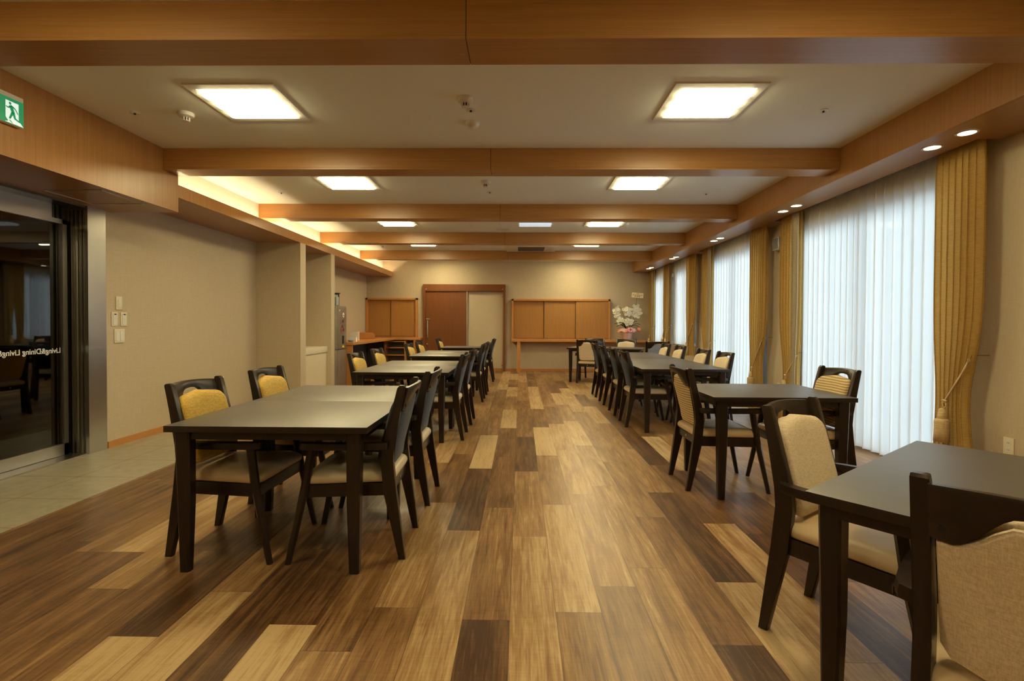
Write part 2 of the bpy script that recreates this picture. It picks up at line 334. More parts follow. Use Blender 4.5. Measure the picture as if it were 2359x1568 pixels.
# beams
BEAMS = [(.25, .50), (2.491, 2.74), (4.587, 4.80), (6.7227, 6.94), (8.797, 9.01), (11.006, 11.22)]
BN = ['rear oak ceiling beam behind the viewer', 'nearest oak ceiling beam across the top of the view', 'second oak ceiling beam from the camera', 'third oak ceiling beam from the camera', 'fourth oak ceiling beam from the camera', 'farthest oak ceiling beam in front of the end wall']
for i, (a, b_) in enumerate(BEAMS):
    xl = XF + .001 if b_ < 4.81 else XC + .001
    bm = bmesh.new(); 
    for (p, q) in ((xl, -.272), (-.268, XS - .001)):
        box(bm, p, q, a + .004, b_, ZB + .019, ZC - .0005); box(bm, p, q, a, b_, ZB, ZB + .016); box(bm, p, q, a + .008, b_ - .008, ZB + .015, ZB + .02)
    o = obj('trim_%d' % (i + 7 + (1 if i else 0)) if i else 'trim_14', bm, M['wood_x']); struct(o, BN[i], 'beam')
    sm = boxes('joint', [(-.2725, -.2675, a + .006, b_ - .003, ZB + .004, ZC - .001)], M['seam'], o)
# baseboards
struct(boxes('baseboard_far', [(-.36, XR, YF - .012, YF, 0, .065), (-1.3, -.44, YF - .012, YF, 0, .065)], M['orange']), 'orange wood baseboard along the far wall', 'baseboard')
struct(boxes('baseboard_left', [(XL, XL + .012, 4.745, 7.47, .003, .065), (XL, XL + .012, 8.87, 12.2, 0, .065)], M['orange']), 'orange wood baseboard along the left wall', 'baseboard')
bl = []; y = YN
for (a, b_, s, t) in WIN[:2]: bl.append((XR - .012, XR, y, a - .02, 0, .065)); y = b_ + .02
bl.append((XR - .012, XR, y, YF - .012, 0, .065))
struct(boxes('baseboard_right', bl, M['orange']), 'orange wood baseboard below the right hand windows', 'baseboard')

# ================================================================== WINDOWS + outside
for i, (a, b_, s, t) in enumerate(WIN):
    X = XR + .08; fw = .04; mid = (a + b_) / 2
    w = thing('window_%d' % (i + 1), ['tall sliding window nearest the camera behind white sheers', 'second tall window from the camera behind white sheers', 'shorter window between two gold drapes', 'shorter window nearest the far wall'][i], 'window'); w['kind'] = 'structure'
    boxes('window_frame', [(X, X + .05, a, a + fw, s, t), (X, X + .05, b_ - fw, b_, s, t), (X, X + .05, a, b_, s, s + fw), (X, X + .05, a, b_, t - fw, t), (X, X + .05, mid - .03, mid + .03, s, t)], M['alu'], w)
    boxes('pane', [(X + .02, X + .026, a + fw, mid - .03, s + fw, t - fw), (X + .02, X + .026, mid + .03, b_ - fw, s + fw, t - fw)], M['glass'], w)
    L = bpy.data.lights.new('window_portal', 'AREA'); L.shape = 'RECTANGLE'; L.size = b_ - a; L.size_y = t - s; L.cycles.is_portal = True
    lo = bpy.data.objects.new('window_portal', L); COL.objects.link(lo); lo.location = (X + .06, mid, (s + t) / 2)
    lo.rotation_euler = Matrix(((0, 0, 1), (1, 0, 0), (0, 1, 0))).to_euler() if False else (PI / 2, 0, PI / 2)
struct(boxes('balcony_floor', [(XR + .16, 5.0, 2, YF + 1, -.25, -.08)], M['concrete']), 'grey balcony slab outside the tall windows', 'balcony')
rl = thing('balcony_railing', 'pale metal balcony railing faintly visible through the sheers', 'railing')
boxes('rail', [(4.78, 4.82, 2, YF + 1, z - .015, z + .015) for z in (.45, .68, 1.0)], M['white'], rl)
for yy in (2.2, 4.2, 6.2, 8.2, 10.2, 12.2): boxes('post', [(4.78, 4.82, yy, yy + .04, -.08, 1.0)], M['white'], rl)
struct(boxes('ground', [(5.2, 90, -30, 120, -3.6, -3.5)], M['ground']), 'pale street level ground outside', 'ground')
for (x, y, w_, d_, h, lab) in ((26, 24, 8, 9, 3.6, 'pale two storey house seen faintly through the nearest window'), (28, 42, 9, 12, 4.2, 'pale house with grey roof behind the second window'), (30, 66, 10, 14, 3.8, 'most distant pale house beyond the far windows')):
    t = thing('neighbour_house', lab, 'house', (x, y, -3.5), .1, 'houses outside the windows')
    boxes('wall', [(-w_ / 2, w_ / 2, -d_ / 2, d_ / 2, 0, h)], M['housewall'], t)
    bm = bmesh.new(); prism(bm, [(-w_ / 2 - .4, h), (w_ / 2 + .4, h), (0, h + 1.7)], -d_ / 2 - .4, d_ / 2 + .4, 'y'); obj('roof', bm, M['houseroof'], t)
    for q in (-.3, 0, .3): boxes('window', [(-w_ / 2 - .03, -w_ / 2 + .01, d_ * q - .6, d_ * q + .6, h * .55, h * .8)], M['bluegrey'], t)

# ------------------------------------------------------------------ curtains
def sheet(name, m, X, ytop, ybot, yfun, z0, z1, n, amp, parent=None, nz=26, seed=0, pinch=True, bow=None):
    """pleated cloth hanging from z1 to z0; yfun(z) gives the (near, far) edges"""
    rnd = random.Random(seed); ph = [rnd.uniform(-.25, .25) for _ in range(n + 2)]; am = [rnd.uniform(.75, 1.2) for _ in range(n + 2)]
    per = 12; cols = n * per; bm = bmesh.new(); g = []
    for j in range(nz + 1):
        z = z1 + (z0 - z1) * (j / nz) ** 1.25; a, b_ = yfun(z); row = []
        top = max(0, 1 - (z1 - z) / .16)
        for i in range(cols + 1):
            u = i / cols; c = u * n; k = int(min(c, n - 1e-6)); w_ = am[k] * (1 - (c - k)) + am[k + 1] * (c - k)
            s = math.sin(2 * PI * c + ph[k] * (1 - (c - k)) + ph[k + 1] * (c - k))
            A = amp * w_ * (1 - .45 * top * pinch)
            if top > 0 and pinch: s = s * (1 - .5 * top) + .5 * top * math.sin(4 * PI * c)
            x = X + A * s + (bow(z) if bow else 0)
            row.append(bm.verts.new((x, a + (b_ - a) * (u + .16 / n * math.sin(4 * PI * c) * (1 - top)), z)))
        g.append(row)
    for A, B in zip(g, g[1:]):
        for i in range(cols): bm.faces.new((A[i], A[i + 1], B[i + 1], B[i]))
    o = obj(name, bm, m, parent, 'all'); return o
def const(a, b_): return lambda z: (a, b_)
SH = [(3.98, 5.97, .03, 18, 'wide white sheer curtain in the tall window nearest the camera'), (7.12, 8.72, .03, 15, 'white sheer curtain in the second tall window'), (9.90, 10.98, .79, 11, 'short white sheer curtain between gold drapes, third from the camera'), (11.30, 12.42, .78, 11, 'short white sheer curtain nearest the far wall')]
for i, (a, b_, zb, n, lab) in enumerate(SH):
    if i == 0:      # two leaves meet at the window's middle, the nearer one pleated in broad even folds
        c = thing('sheer_curtain', lab, 'curtain', group='white sheers')
        sheet('sheer_panel', M['sheer'], 3.285, 0, 0, const(3.98, 5.02), zb, 2.53, 9, .030, c, seed=3)
        sheet('sheer_panel', M['sheer'], 3.290, 0, 0, const(5.00, 5.97), zb, 2.53, 10, .026, c, seed=9)
    else:
        tag(sheet('sheer_curtain', M['sheer'], 3.29, 0, 0, const(a, b_), zb, 2.53, n, .024, seed=i), lab, 'curtain', 'white sheers')
def smooth(t): t = max(0, min(1, t)); return t * t * (3 - 2 * t)
ZTIE = .66
def drape(label, yo, yi, zb, ztie, hook_z, painted_daylight=False, n=6):
    """yo: edge on the wall side, yi: edge next to the sheer"""
    d = thing('drape', label, 'curtain', group='gold drapes')
    s = 1 if yi > yo else -1; w_ = abs(yi - yo)
    def f(z):
        k = math.exp(-((z - ztie) / .42) ** 2) if z > ztie else math.exp(-((z - ztie) / .5) ** 2) * .9 + .1
        a = yo + s * w_ * .26 * k; b_ = yi - s * w_ * .10 * k
        return (a, b_) if s > 0 else (b_, a)
    sheet('drape_cloth', M['drape'], 3.228, 0, 0, f, zb, 2.53, n, .031, d, nz=34, seed=int(abs(yo) * 100))
    if painted_daylight:
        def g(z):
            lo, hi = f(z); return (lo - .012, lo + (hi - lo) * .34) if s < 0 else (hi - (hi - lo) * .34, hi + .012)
        sheet('painted_daylight', M['painted_daylight'], 3.190, 0, 0, g, zb, 2.50, 1, .006, d, nz=20, pinch=False, seed=2)  # added pale strip: window light on the leading edge, put into the colour
    return d, f, s
def tieback(label, yhook, yknot, zhook, zknot, thick=1.0):
    t = thing('curtain_tieback', label, 'tieback', group='corded tiebacks')
    bm = bmesh.new()
    for q in (0, 1):
        p = []
        for i in range(13):
            u = i / 12; p.append((3.178 - .012 * math.sin(PI * u) + .03 * (1 - u) + .008 * q, yhook + (yknot - yhook) * u + (.010 if q else -.006) * math.sin(PI * u), zhook + (zknot - zhook) * (u ** .8) - .015 * q * math.sin(PI * u)))
        tube(bm, p, .0058 * thick, 6)
    for sg in (-1, 1): tube(bm, [(3.176, yknot + sg * .014 * math.sin(PI * u / 5), zknot - .011 * u) for u in range(6)], .004, 6)
    tube(bm, [(3.176, yknot - .02, zknot), (3.170, yknot, zknot + .004), (3.176, yknot + .02, zknot)], .008, 6)
    obj('cord', bm, M['cord'], t, 'all')
    z = zknot - .055; bm = bmesh.new(); lathe(bm, [(.007, z), (.020, z - .008), (.027, z - .06), (.030, z - .08)], 3.160, yknot, 14); h = obj('tassel_head', bm, M['tassel'], t, 'all')
    bm = bmesh.new(); lathe(bm, [(.031, z - .078), (.044, z - .088), (.047, z - .10), (.046, z - .16), (.050, z - .25)], 3.160, yknot, 28, wob=lambda a, zz: .0016 * math.sin(14 * a)); obj('tassel_skirt', bm, M['tassel'], t, 'all')
    bm = bmesh.new(); tube(bm, [(XR - .003, yhook, zhook + .03), (3.23, yhook, zhook + .03), (3.205, yhook, zhook - .05)], .004, 8); obj('wall_hook', bm, M['chrome'], t, 'all')
DR = [(3.62, 4.02, .03, .64, .96, False, 'gold pleated drape nearest the camera, right of the wide sheer', 'cream cord tieback with tassel on the drape nearest the camera'),
      (6.36, 5.93, .03, .60, .85, True, 'gold drape with pale daylit edge left of the wide sheer', 'cream cord tieback on the drape left of the wide sheer'),
      (6.76, 7.20, .03, .62, 1.0, False, 'gold drape right of the second sheer, beside the bare wall strip', 'cream cord tieback with tassel right of the second sheer'),
      (9.06, 8.62, .03, .62, .9, True, 'gold drape with pale daylit edge left of the second sheer', 'cream cord tieback left of the second sheer'),
      (9.46, 9.92, .62, .92, 1.22, False, 'gold drape right of the third sheer with light slit behind', 'cream cord tieback slanting on the drape right of the third sheer'),
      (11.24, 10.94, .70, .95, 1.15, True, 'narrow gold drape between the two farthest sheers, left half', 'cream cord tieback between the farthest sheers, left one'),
      (10.90, 11.34, .70, .95, 1.15, False, 'gold drape between the two farthest sheers, right half', 'cream cord tieback between the farthest sheers, right one'),
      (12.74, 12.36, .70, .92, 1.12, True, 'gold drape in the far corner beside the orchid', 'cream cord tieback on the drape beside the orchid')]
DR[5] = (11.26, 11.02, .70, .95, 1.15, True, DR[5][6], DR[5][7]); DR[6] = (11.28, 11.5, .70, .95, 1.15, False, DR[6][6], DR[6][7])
for (yo, yi, zb, zt, zh, with_daylight, lab, lab2) in DR:
    d, f, s = drape(lab, yo, yi, zb, zt, zh, with_daylight, 7 if abs(yi - yo) > .3 else 4)
    lo, hi = f(zt); kn = lo + (hi - lo) * .52 if s > 0 else lo + (hi - lo) * .62
    hk = f(zh)[0] + .018 if s > 0 else lo - .01
    tieback(lab2, hk, kn, zh, zt)
for k in range(3):      # curtain rails in the slots
    a, b_ = SL[k]; tag(boxes('curtain_rail', [(3.21, 3.235, a + .02, b_ - .02, 2.535, 2.56), (3.275, 3.30, a + .02, b_ - .02, 2.535, 2.56)], M['alu']), ['double curtain rail hidden above the nearest window', 'double curtain rail hidden above the second window', 'double curtain rail hidden above the two far windows'][k], 'curtain rail')

# ================================================================== CEILING FIXTURES
def rect(bm, s, z): return [bm.verts.new((x * s, y * s, z)) for x, y in ((-1, -1), (1, -1), (1, 1), (-1, 1))]
def make_light():
    t = thing('ceiling_light', 'x', 'ceiling light')
    bm = bmesh.new(); a, b_, c, d = rect(bm, .305, 0), rect(bm, .303, -.010), rect(bm, .245, -.013), rect(bm, .24, -.008)
    for A, B in ((a, b_), (b_, c), (c, d)):
        for i in range(4): bm.faces.new((A[i], A[(i + 1) % 4], B[(i + 1) % 4], B[i]))
    bm.faces.new(d); obj('frame', bm, M['white'], t)
    for q in (-1, 0, 1):
        bm = bmesh.new(); prof = [(q * .156 + .070 * math.cos(PI * i / 8), -.008 - .026 * math.sin(PI * i / 8)) for i in range(9)]
        prism(bm, prof, -.233, .233, 'x'); obj('tube_cover', bm, M['tube'], t, 30)
    return t
proto = make_light(); first = True
LY = [-1.2, 1.45, 3.65, 5.70, 7.92, 10.0, 12.05]
rows = ['behind the viewer', 'above the viewer', 'in the nearest ceiling bay', 'in the second ceiling bay', 'in the third ceiling bay', 'hidden behind the fourth beam', 'hidden behind the last beam']
for j, yy in enumerate(LY):
    for xx, sd in ((-1.935, 'left'), (1.31, 'right')):
        o = proto if first else copy_tree(proto); first = False
        o.location = (xx, yy, ZC); o['label'] = 'lit square ceiling light %s, %s one' % (rows[j], sd); o['group'] = 'square ceiling lights'
def make_down():
    t = thing('downlight', 'x', 'downlight')
    bm = bmesh.new(); lathe(bm, [(.050, -.001), (.064, -.001), (.064, -.005), (.050, -.005), (.050, -.001)], seg=28, cap=False); obj('rim', bm, M['white'], t, 30)
    bm = bmesh.new(); lathe(bm, [(.050, -.0008), (.050, -.003)], seg=28); obj('lamp_glass', bm, M['down'], t)
    return t
dp = make_down(); first = True
dn = ['nearest pair', 'second pair', 'third pair', 'fourth pair', 'farthest pair']
for j, (a, b_) in enumerate(((3.50, 3.79), (5.62, 5.90), (7.73, 7.98), (9.9, 10.15), (11.75, 12.0))):
    for q, yy in enumerate((a, b_)):
        o = dp if first else copy_tree(dp); first = False
        o.location = (3.0, yy, ZS); o['label'] = 'round lit downlight over the curtains, %s, %s of the two' % (dn[j], ('nearer', 'farther')[q]); o['group'] = 'soffit downlights'
# cove tubes
cl = thing('cove_light', 'hidden warm tube lights glowing in the left ceiling cove', 'cove light')
bm = bmesh.new(); tube(bm, [(-3.36, YB + .1, 2.425), (-3.36, YF - .1, 2.425)], .012, 8); obj('tube', bm, M['covetube'], cl)

def disc_thing(name, prof, m, label, cat, loc, group=None, extra=None):
    t = thing(name, label, cat, loc, 0, group); bm = bmesh.new(); lathe(bm, prof, seg=28); obj('body', bm, m, t, 35)
    if extra: extra(t)
    return t
def det_extra(t):
    bm = bmesh.new()
    for k in range(8):
        a = k * PI / 4; x, y = .024 * math.cos(a), .024 * math.sin(a); box(bm, x - .0035, x + .0035, y - .0035, y + .0035, -.058, -.034)
    lathe(bm, [(.025, -.058), (.027, -.062), (.018, -.064)], seg=20); obj('sensor_cage', bm, M['white'], t)
    bm = bmesh.new(); lathe(bm, [(.018, -.034), (.018, -.058)], seg=16); obj('sensor', bm, M['black'], t)
dprof = [(.056, 0), (.058, -.012), (.052, -.026), (.034, -.034)]
for (x, y, lab) in ((-2.52, 3.82, 'white smoke detector left of the nearest left ceiling light'), (-.39, 3.58, 'white smoke detector in the middle of the nearest ceiling bay'), (-.39, 5.66, 'white smoke detector in the second ceiling bay'), (-2.75, 10.2, 'white smoke detector in the fourth bay near the cove')):
    disc_thing('smoke_detector', dprof, M['white'], lab, 'smoke detector', (x, y, ZC), 'smoke detectors', det_extra)
disc_thing('motion_sensor', [(.055, 0), (.056, -.012), (.052, -.016), (.048, -.03), (.034, -.045), (.012, -.052)], M['white'], 'domed white sensor just beyond the middle smoke detector', 'sensor', (-.38, 4.01, ZC))
def spr_extra(t):
    bm = bmesh.new(); lathe(bm, [(.008, -.006), (.008, -.016)], seg=16); obj('sprinkler_head', bm, M['black'], t)
for (x, y, lab) in ((-2.9, 3.81, 'flush sprinkler nearest the entrance bulkhead'), (-.37, 3.77, 'flush sprinkler between the detector and the domed sensor'), (2.21, 3.79, 'flush sprinkler right of the nearest right ceiling light'), (-2.89, 6.14, 'flush sprinkler in the second bay near the cove'), (-.37, 6.11, 'flush sprinkler in the middle of the second bay'), (2.22, 6.17, 'flush sprinkler in the second bay near the windows')):
    disc_thing('sprinkler', [(.034, 0), (.035, -.007), (.022, -.010), (.012, -.006)], M['white'], lab, 'sprinkler', (x, y, ZC), 'flush sprinklers', spr_extra)
disc_thing('ceiling_speaker', [(.125, 0), (.125, -.008), (.11, -.012), (.02, -.012)], M['white'], 'round white ceiling speaker in the third bay', 'speaker', (-.29, 8.52, ZC))
t = thing('ceiling_hatch', 'thin framed square hatch in the third ceiling bay', 'hatch', (-.56, 8.05, ZC)); boxes('frame', [(-.24, .24, -.24, .24, -.004, 0)], M['white'], t); boxes('panel', [(-.225, .225, -.225, .225, -.006, -.0041)], M['ceil'], t)
tag(boxes('ceiling_panel_light', [(-.02, .48, 7.98, 8.14, ZC - .03, ZC)], M['cool'], bev=.004), 'bluish white rectangular ceiling panel in the third bay', 'panel light')
t = thing('air_conditioner', 'white ceiling cassette air conditioner before the last beam', 'air conditioner', (.22, 10.55, ZC))
boxes('panel', [(-.52, .52, -.42, .42, -.03, 0)], M['white'], t, bev=.008)
g = boxes('intake_grille', [(-.27, .27, -.25, .25, -.036, -.0301)], M['black'], t); boxes('slat', [(-.27, .27, -.23 + k * .05, -.21 + k * .05, -.04, -.0361) for k in range(10)], M['bluegrey'], g)
for q in (-1, 1): boxes('louver', [(q * .375 - .075, q * .375 + .075, -.36, .36, -.033, -.0301)], M['white'], t)
t = thing('soffit_hatch', 'thin framed rectangular hatch in the soffit over the doors', 'hatch', (-3.54, 4.225, ZBK))
boxes('frame', [(-.24, .24, -.24, -.228, -.004, 0), (-.24, .24, .228, .24, -.004, 0), (-.24, -.228, -.228, .228, -.004, 0), (.228, .24, -.228, .228, -.004, 0)], M['alu'], t)

# exit sign (on the bulkhead face)
t = thing('exit_sign', 'green and white running man exit sign on the oak bulkhead', 'exit sign', (XF, 3.092, 2.437))
boxes('housing', [(0, .035, 0, .162, 0, .19)], M['white'], t, bev=.004)
boxes('panel', [(.0355, .037, .002, .160, .003, .160)], M['green'], t)
SW, SHH = .158, .157
def sg(pts, m, name, lift):
    bm = bmesh.new(); prism(bm, [(.002 + u * SW, .160 - v * SHH) for u, v in pts], .037 + lift, .0374 + lift, 'x'); return bm
bm = sg([(.27, .13), (.79, .13), (.79, .76), (.80, .80), (.98, .985), (.24, .985), (.38, .93), (.27, .80)], None, '', 0); obj('doorway_symbol', bm, M['exitwhite'], t)
bm = bmesh.new()
def stroke(u0_, v0_, u1_, v1_, w0, w1):
    d = Vector((u1_ - u0_, v1_ - v0_)); nn = Vector((-d.y, d.x)).normalized()
    pts = [(u0_ + nn.x * w0, v0_ + nn.y * w0), (u1_ + nn.x * w1, v1_ + nn.y * w1), (u1_ - nn.x * w1, v1_ - nn.y * w1), (u0_ - nn.x * w0, v0_ - nn.y * w0)]
    prism(bm, [(.002 + u * SW, .160 - v * SHH) for u, v in pts], .0376, .038, 'x')
prism(bm, [(.002 + (.445 + .052 * math.cos(2 * PI * i / 16)) * SW, .160 - (.215 + .058 * math.sin(2 * PI * i / 16)) * SHH) for i in range(16)], .0376, .038, 'x')
for s_ in ((.47, .30, .58, .58, .075, .065), (.46, .30, .60, .34, .03, .03), (.60, .34, .68, .41, .028, .024), (.68, .41, .76, .55, .024, .02), (.46, .31, .38, .41, .03, .03), (.38, .41, .28, .37, .026, .02),
           (.55, .54, .42, .83, .055, .035), (.58, .54, .635, .76, .055, .04), (.62, .75, .84, .84, .038, .03), (.42, .88, .54, .97, .022, .014)): stroke(*s_)
obj('running_man_symbol', bm, M['green'], t)

# ================================================================== ENTRANCE DOORS (left)
dr = thing('door_2', 'steel framed smoked glass sliding entrance door on the left', 'door'); dr['kind'] = 'structure'
boxes('jamb', [(-4.10, XL + .006, 4.535, 4.735, .0031, ZBK)], M['steel'], dr)
boxes('header', [(-4.10, -4.05, 1.6, 4.36, 2.10, ZBK)], M['steel'], dr)
boxes('header_lip', [(-4.05, -3.90, 1.6, 4.53, ZBK - .02, ZBK)], M['darksteel'], dr)
boxes('side_panel', [(-4.10, -4.065, 4.36, 4.535, 2.10, ZBK - .021)], M['darksteel'], dr)
boxes('groove', [(-4.049 + k * .037, -4.035 + k * .037, 4.528, 4.534, .004, 2.2) for k in range(4)], M['darksteel'], dr)
boxes('guide_strip', [(-4.06, -4.056, 4.36 + k * .045, 4.375 + k * .045, 2.10, 2.21) for k in range(3)], M['black'], dr)
for (a, b_, nm) in ((3.02, 4.50, 0), (1.62, 3.00, 1)):
    lf = boxes('door_leaf', [(-4.085, -4.045, b_ - .045, b_, .015, 2.10), (-4.085, -4.045, a, a + .045, .015, 2.10), (-4.085, -4.045, a, b_, .015, .115), (-4.085, -4.045, a, b_, 2.06, 2.10)], M['steel'], dr)
    boxes('pane', [(-4.068, -4.062, a + .045, b_ - .045, .115, 2.06)], M['doorglass'], lf)
boxes('threshold', [(-4.12, XL, 1.6, 4.53, .0031, .012)], M['steel'], dr)
def text(name, body, m, loc, size, rot, parent=None, ext=.0006, align='LEFT', bold=0.0, sx=1.0):
    c = bpy.data.curves.new(name, 'FONT'); c.body = body; c.size = size; c.extrude = ext; c.align_x = align; c.offset = bold; c.materials.append(m)
    o = bpy.data.objects.new(name, c); COL.objects.link(o); o.matrix_world = Matrix.Translation(loc) @ rot.to_4x4() @ Matrix.Diagonal((sx, 1, 1, 1))
    bpy.context.view_layer.update(); me = bpy.data.meshes.new_from_object(o.evaluated_get(bpy.context.evaluated_depsgraph_get())); mw = o.matrix_world.copy()
    bpy.data.objects.remove(o); o = bpy.data.objects.new(name, me); COL.objects.link(o); o.matrix_world = mw
    if parent: o.parent = parent
    return o
# lettering reads from the corridor side: its x runs towards the camera, so it is mirrored in the room
RT = Matrix(((0, 0, -1), (-1, 0, 0), (0, 1, 0)))
tx = text('lettering', 'Living&Dining Living&Dining', M['letter'], (-4.0612, 4.445, .925), .063, RT, dr, .0004, 'LEFT', .0011)
# corridor behind the glass
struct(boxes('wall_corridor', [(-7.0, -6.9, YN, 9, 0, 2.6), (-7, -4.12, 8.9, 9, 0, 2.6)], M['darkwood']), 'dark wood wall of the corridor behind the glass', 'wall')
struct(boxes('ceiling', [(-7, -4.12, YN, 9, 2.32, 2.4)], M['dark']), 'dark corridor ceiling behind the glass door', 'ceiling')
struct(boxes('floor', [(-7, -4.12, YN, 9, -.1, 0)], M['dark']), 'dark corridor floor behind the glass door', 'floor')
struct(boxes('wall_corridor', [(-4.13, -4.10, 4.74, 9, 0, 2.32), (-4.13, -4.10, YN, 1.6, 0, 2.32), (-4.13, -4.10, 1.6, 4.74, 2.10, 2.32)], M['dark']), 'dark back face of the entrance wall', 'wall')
t = thing('corridor_downlight', 'warm downlight glowing through the dark glass door', 'downlight', (-5.02, 4.85, 2.32)); bm = bmesh.new(); lathe(bm, [(.09, -.001), (.09, -.006)], seg=24); obj('lamp_glass', bm, M['downdim'], t)

# switches on the left wall
def plate(name, cat, label, y0, y1, z0, z1, parts, grp, X=XL, sgn=1):
    t = thing(name, label, cat, (X, (y0 + y1) / 2, (z0 + z1) / 2), 0, grp); w_, h = (y1 - y0) / 2, (z1 - z0) / 2
    a, b_ = (0, .009) if sgn > 0 else (-.009, 0)
    boxes('cover_plate', [(a, b_, -w_, w_, -h, h)], M['offwhite'] if sgn > 0 else M['offwhite'], t, bev=.003)
    for (nm, u0_, u1_, v0_, v1_, m) in parts:
        c, d = (.009, .013) if sgn > 0 else (-.0105, -.009)
        boxes(nm, [(c, d, u0_ * w_, u1_ * w_, v0_ * h, v1_ * h)], M[m], t)
    return t
plate('switch_panel', 'switch', 'topmost white key switch on the left wall', 4.85, 4.925, 1.315, 1.445, [('rocker', -.45, .45, -.5, .5, 'white'), ('keyhole', -.1, .15, -.25, -.1, 'bluegrey')], 'wall switches')
plate('switch_panel', 'switch', 'left of the two narrow white wall controls', 4.795, 4.868, 1.158, 1.292, [('rocker', -.6, .6, -.8, -.05, 'white'), ('rocker', -.6, .6, .0, .8, 'white'), ('display', -.3, .4, .6, .78, 'bluegrey')], 'wall switches')
plate('switch_panel', 'switch', 'right of the two narrow white wall controls', 4.908, 4.984, 1.158, 1.292, [('rocker', -.6, .6, -.8, -.05, 'white'), ('rocker', -.6, .6, .0, .8, 'white'), ('display', -.3, .4, .6, .78, 'bluegrey')], 'wall switches')
plate('switch_panel', 'switch', 'lowest and widest white switch plate on the left wall', 4.828, 4.953, .995, 1.13, [('rocker', -.75, -.05, -.7, .7, 'white'), ('rocker', .05, .75, -.7, .7, 'white')], 'wall switches')
OUT = [('socket', -.4, .4, .15, .65, 'white'), ('socket', -.4, .4, -.65, -.15, 'white'), ('slot', -.2, -.1, .3, .5, 'black'), ('slot', .1, .2, .3, .5, 'black'), ('slot', -.2, -.1, -.5, -.3, 'black'), ('slot', .1, .2, -.5, -.3, 'black')]
plate('wall_outlet', 'outlet', 'white wall outlet just right of the nearest yellow chair back', 6.55, 6.63, .35, .49, OUT, 'wall outlets')
plate('wall_outlet', 'outlet', 'white wall outlet right of the nearest gold drape', 3.50, 3.575, .315, .435, OUT, 'wall outlets', XR, -1)
plate('wall_outlet', 'outlet', 'white wall outlet on the strip between the first two windows', 6.60, 6.68, .33, .45, OUT, 'wall outlets', XR, -1)
t = thing('wall_speaker', 'small grey speaker high on the strip between windows', 'speaker', (XR, 6.62, 2.16)); boxes('body', [(-.09, 0, -.08, .08, 0, .16)], M['alu'], t, bev=.006); boxes('speaker_grille', [(-.094, -.0901, -.07, .07, .012, .148)], M['bluegrey'], t)

# ================================================================== FAR WALL
Y1 = YF
# right hatch
def hatch(label, x0, x1, z0, z1, n, lowtrim=True):
    t = thing('serving_hatch', label, 'hatch', (0, 0, 0)); fr = .045
    boxes('frame', [(x0, x0 + fr, Y1 - .11, Y1, z0, z1), (x1 - fr, x1, Y1 - .11, Y1, z0, z1), (x0, x1, Y1 - .11, Y1, z1 - fr, z1), (x0 + fr, x1 - fr, Y1 - .11, Y1, z0, z0 + .018)], M['orange'], t)
    w_ = (x1 - x0 - 2 * fr) / n
    for k in range(n):
        d = .012 + .028 * k
        boxes('sliding_panel', [(x0 + fr + k * w_ + (.001 if k == 0 else -.02), x0 + fr + (k + 1) * w_ - (.001 if k == n - 1 else 0), Y1 - .018 - d, Y1 - d, z0 + .026, z1 - fr - .001)], M['shutter'], t)
        if k < n - 1: boxes('joint', [(x0 + fr + (k + 1) * w_ - .034, x0 + fr + (k + 1) * w_ - .0205, Y1 - .021 - d, Y1 - .0185 - d, z0 + .026, z1 - fr - .001)], M['seam'], t)
    boxes('track', [(x0 + fr, x1 - fr, Y1 - .10, Y1 - .001, z0 + .018, z0 + .0235)], M['seam'], t)
    return t
hatch('wide oak serving hatch with three sliding panels beside the orchid', -.21, 2.25, .812, 1.82, 3)
hatch('smaller oak hatch with two sliding panels left of the door', -3.885, -2.58, .845, 1.83, 2)
t = thing('wall_counter', 'long shallow wooden counter below the wide serving hatch', 'counter')
boxes('counter_top', [(-.21, 3.165, YF - .34, YF - .001, .755, .81)], M['orange'], t, bev=.004)
boxes('leg', [(-.07, .01, YF - .33, YF - .25, 0, .755)], M['orange'], t)
bm = bmesh.new(); prism(bm, [(YF - .33, .754), (YF - .014, .754), (YF - .014, .55)], -.045, -.02, 'x'); obj('bracket', bm, M['orange'], t)
# sliding door
d1 = thing('door_1', 'mahogany sliding door with long chrome handle in the far wall', 'door'); d1['kind'] = 'structure'
boxes('lintel', [(-2.44, -.37, YF - .10, YF - .001, 2.01, 2.18)], M['mahog'], d1)
boxes('post', [(-2.44, -2.38, YF - .10, YF - .001, 0, 2.01)], M['mahog'], d1); boxes('post', [(-.425, -.37, YF - .10, YF - .001, 0, 2.01)], M['mahog'], d1)
lf = boxes('door_leaf', [(-2.379, -1.345, YF - .06, YF - .02, .01, 2.005)], M['mahog'], d1)
boxes('edge_strip', [(-1.345, -1.325, YF - .065, YF - .015, .01, 2.005)], M['alu'], d1)
boxes('fixed_panel', [(-1.325, -.426, YF - .016, YF - .0015, .066, 2.005)], M['wall'], d1)
bm = bmesh.new(); tube(bm, [(-2.32, YF - .13, .84), (-2.32, YF - .13, 1.27)], .014, 10); tube(bm, [(-2.32, YF - .06, .88), (-2.32, YF - .13, .88)], .008, 8); tube(bm, [(-2.32, YF - .06, 1.23), (-2.32, YF - .13, 1.23)], .008, 8); box(bm, -2.36, -2.27, YF - .075, YF - .061, 1.29, 1.33); obj('handle', bm, M['chrome'], lf, 35)
bm = bmesh.new(); tube(bm, [(-2.335, YF - .06, .68), (-2.335, YF - .085, .68)], .018, 12); obj('lock', bm, M['chrome'], lf, 35)
for x in (-2.36, -.44):
    bm = bmesh.new(); tube(bm, [(x, YF - .101, 2.06), (x, YF - .107, 2.06)], .009, 10); obj('screw_cap', bm, M['white'], d1, 35)
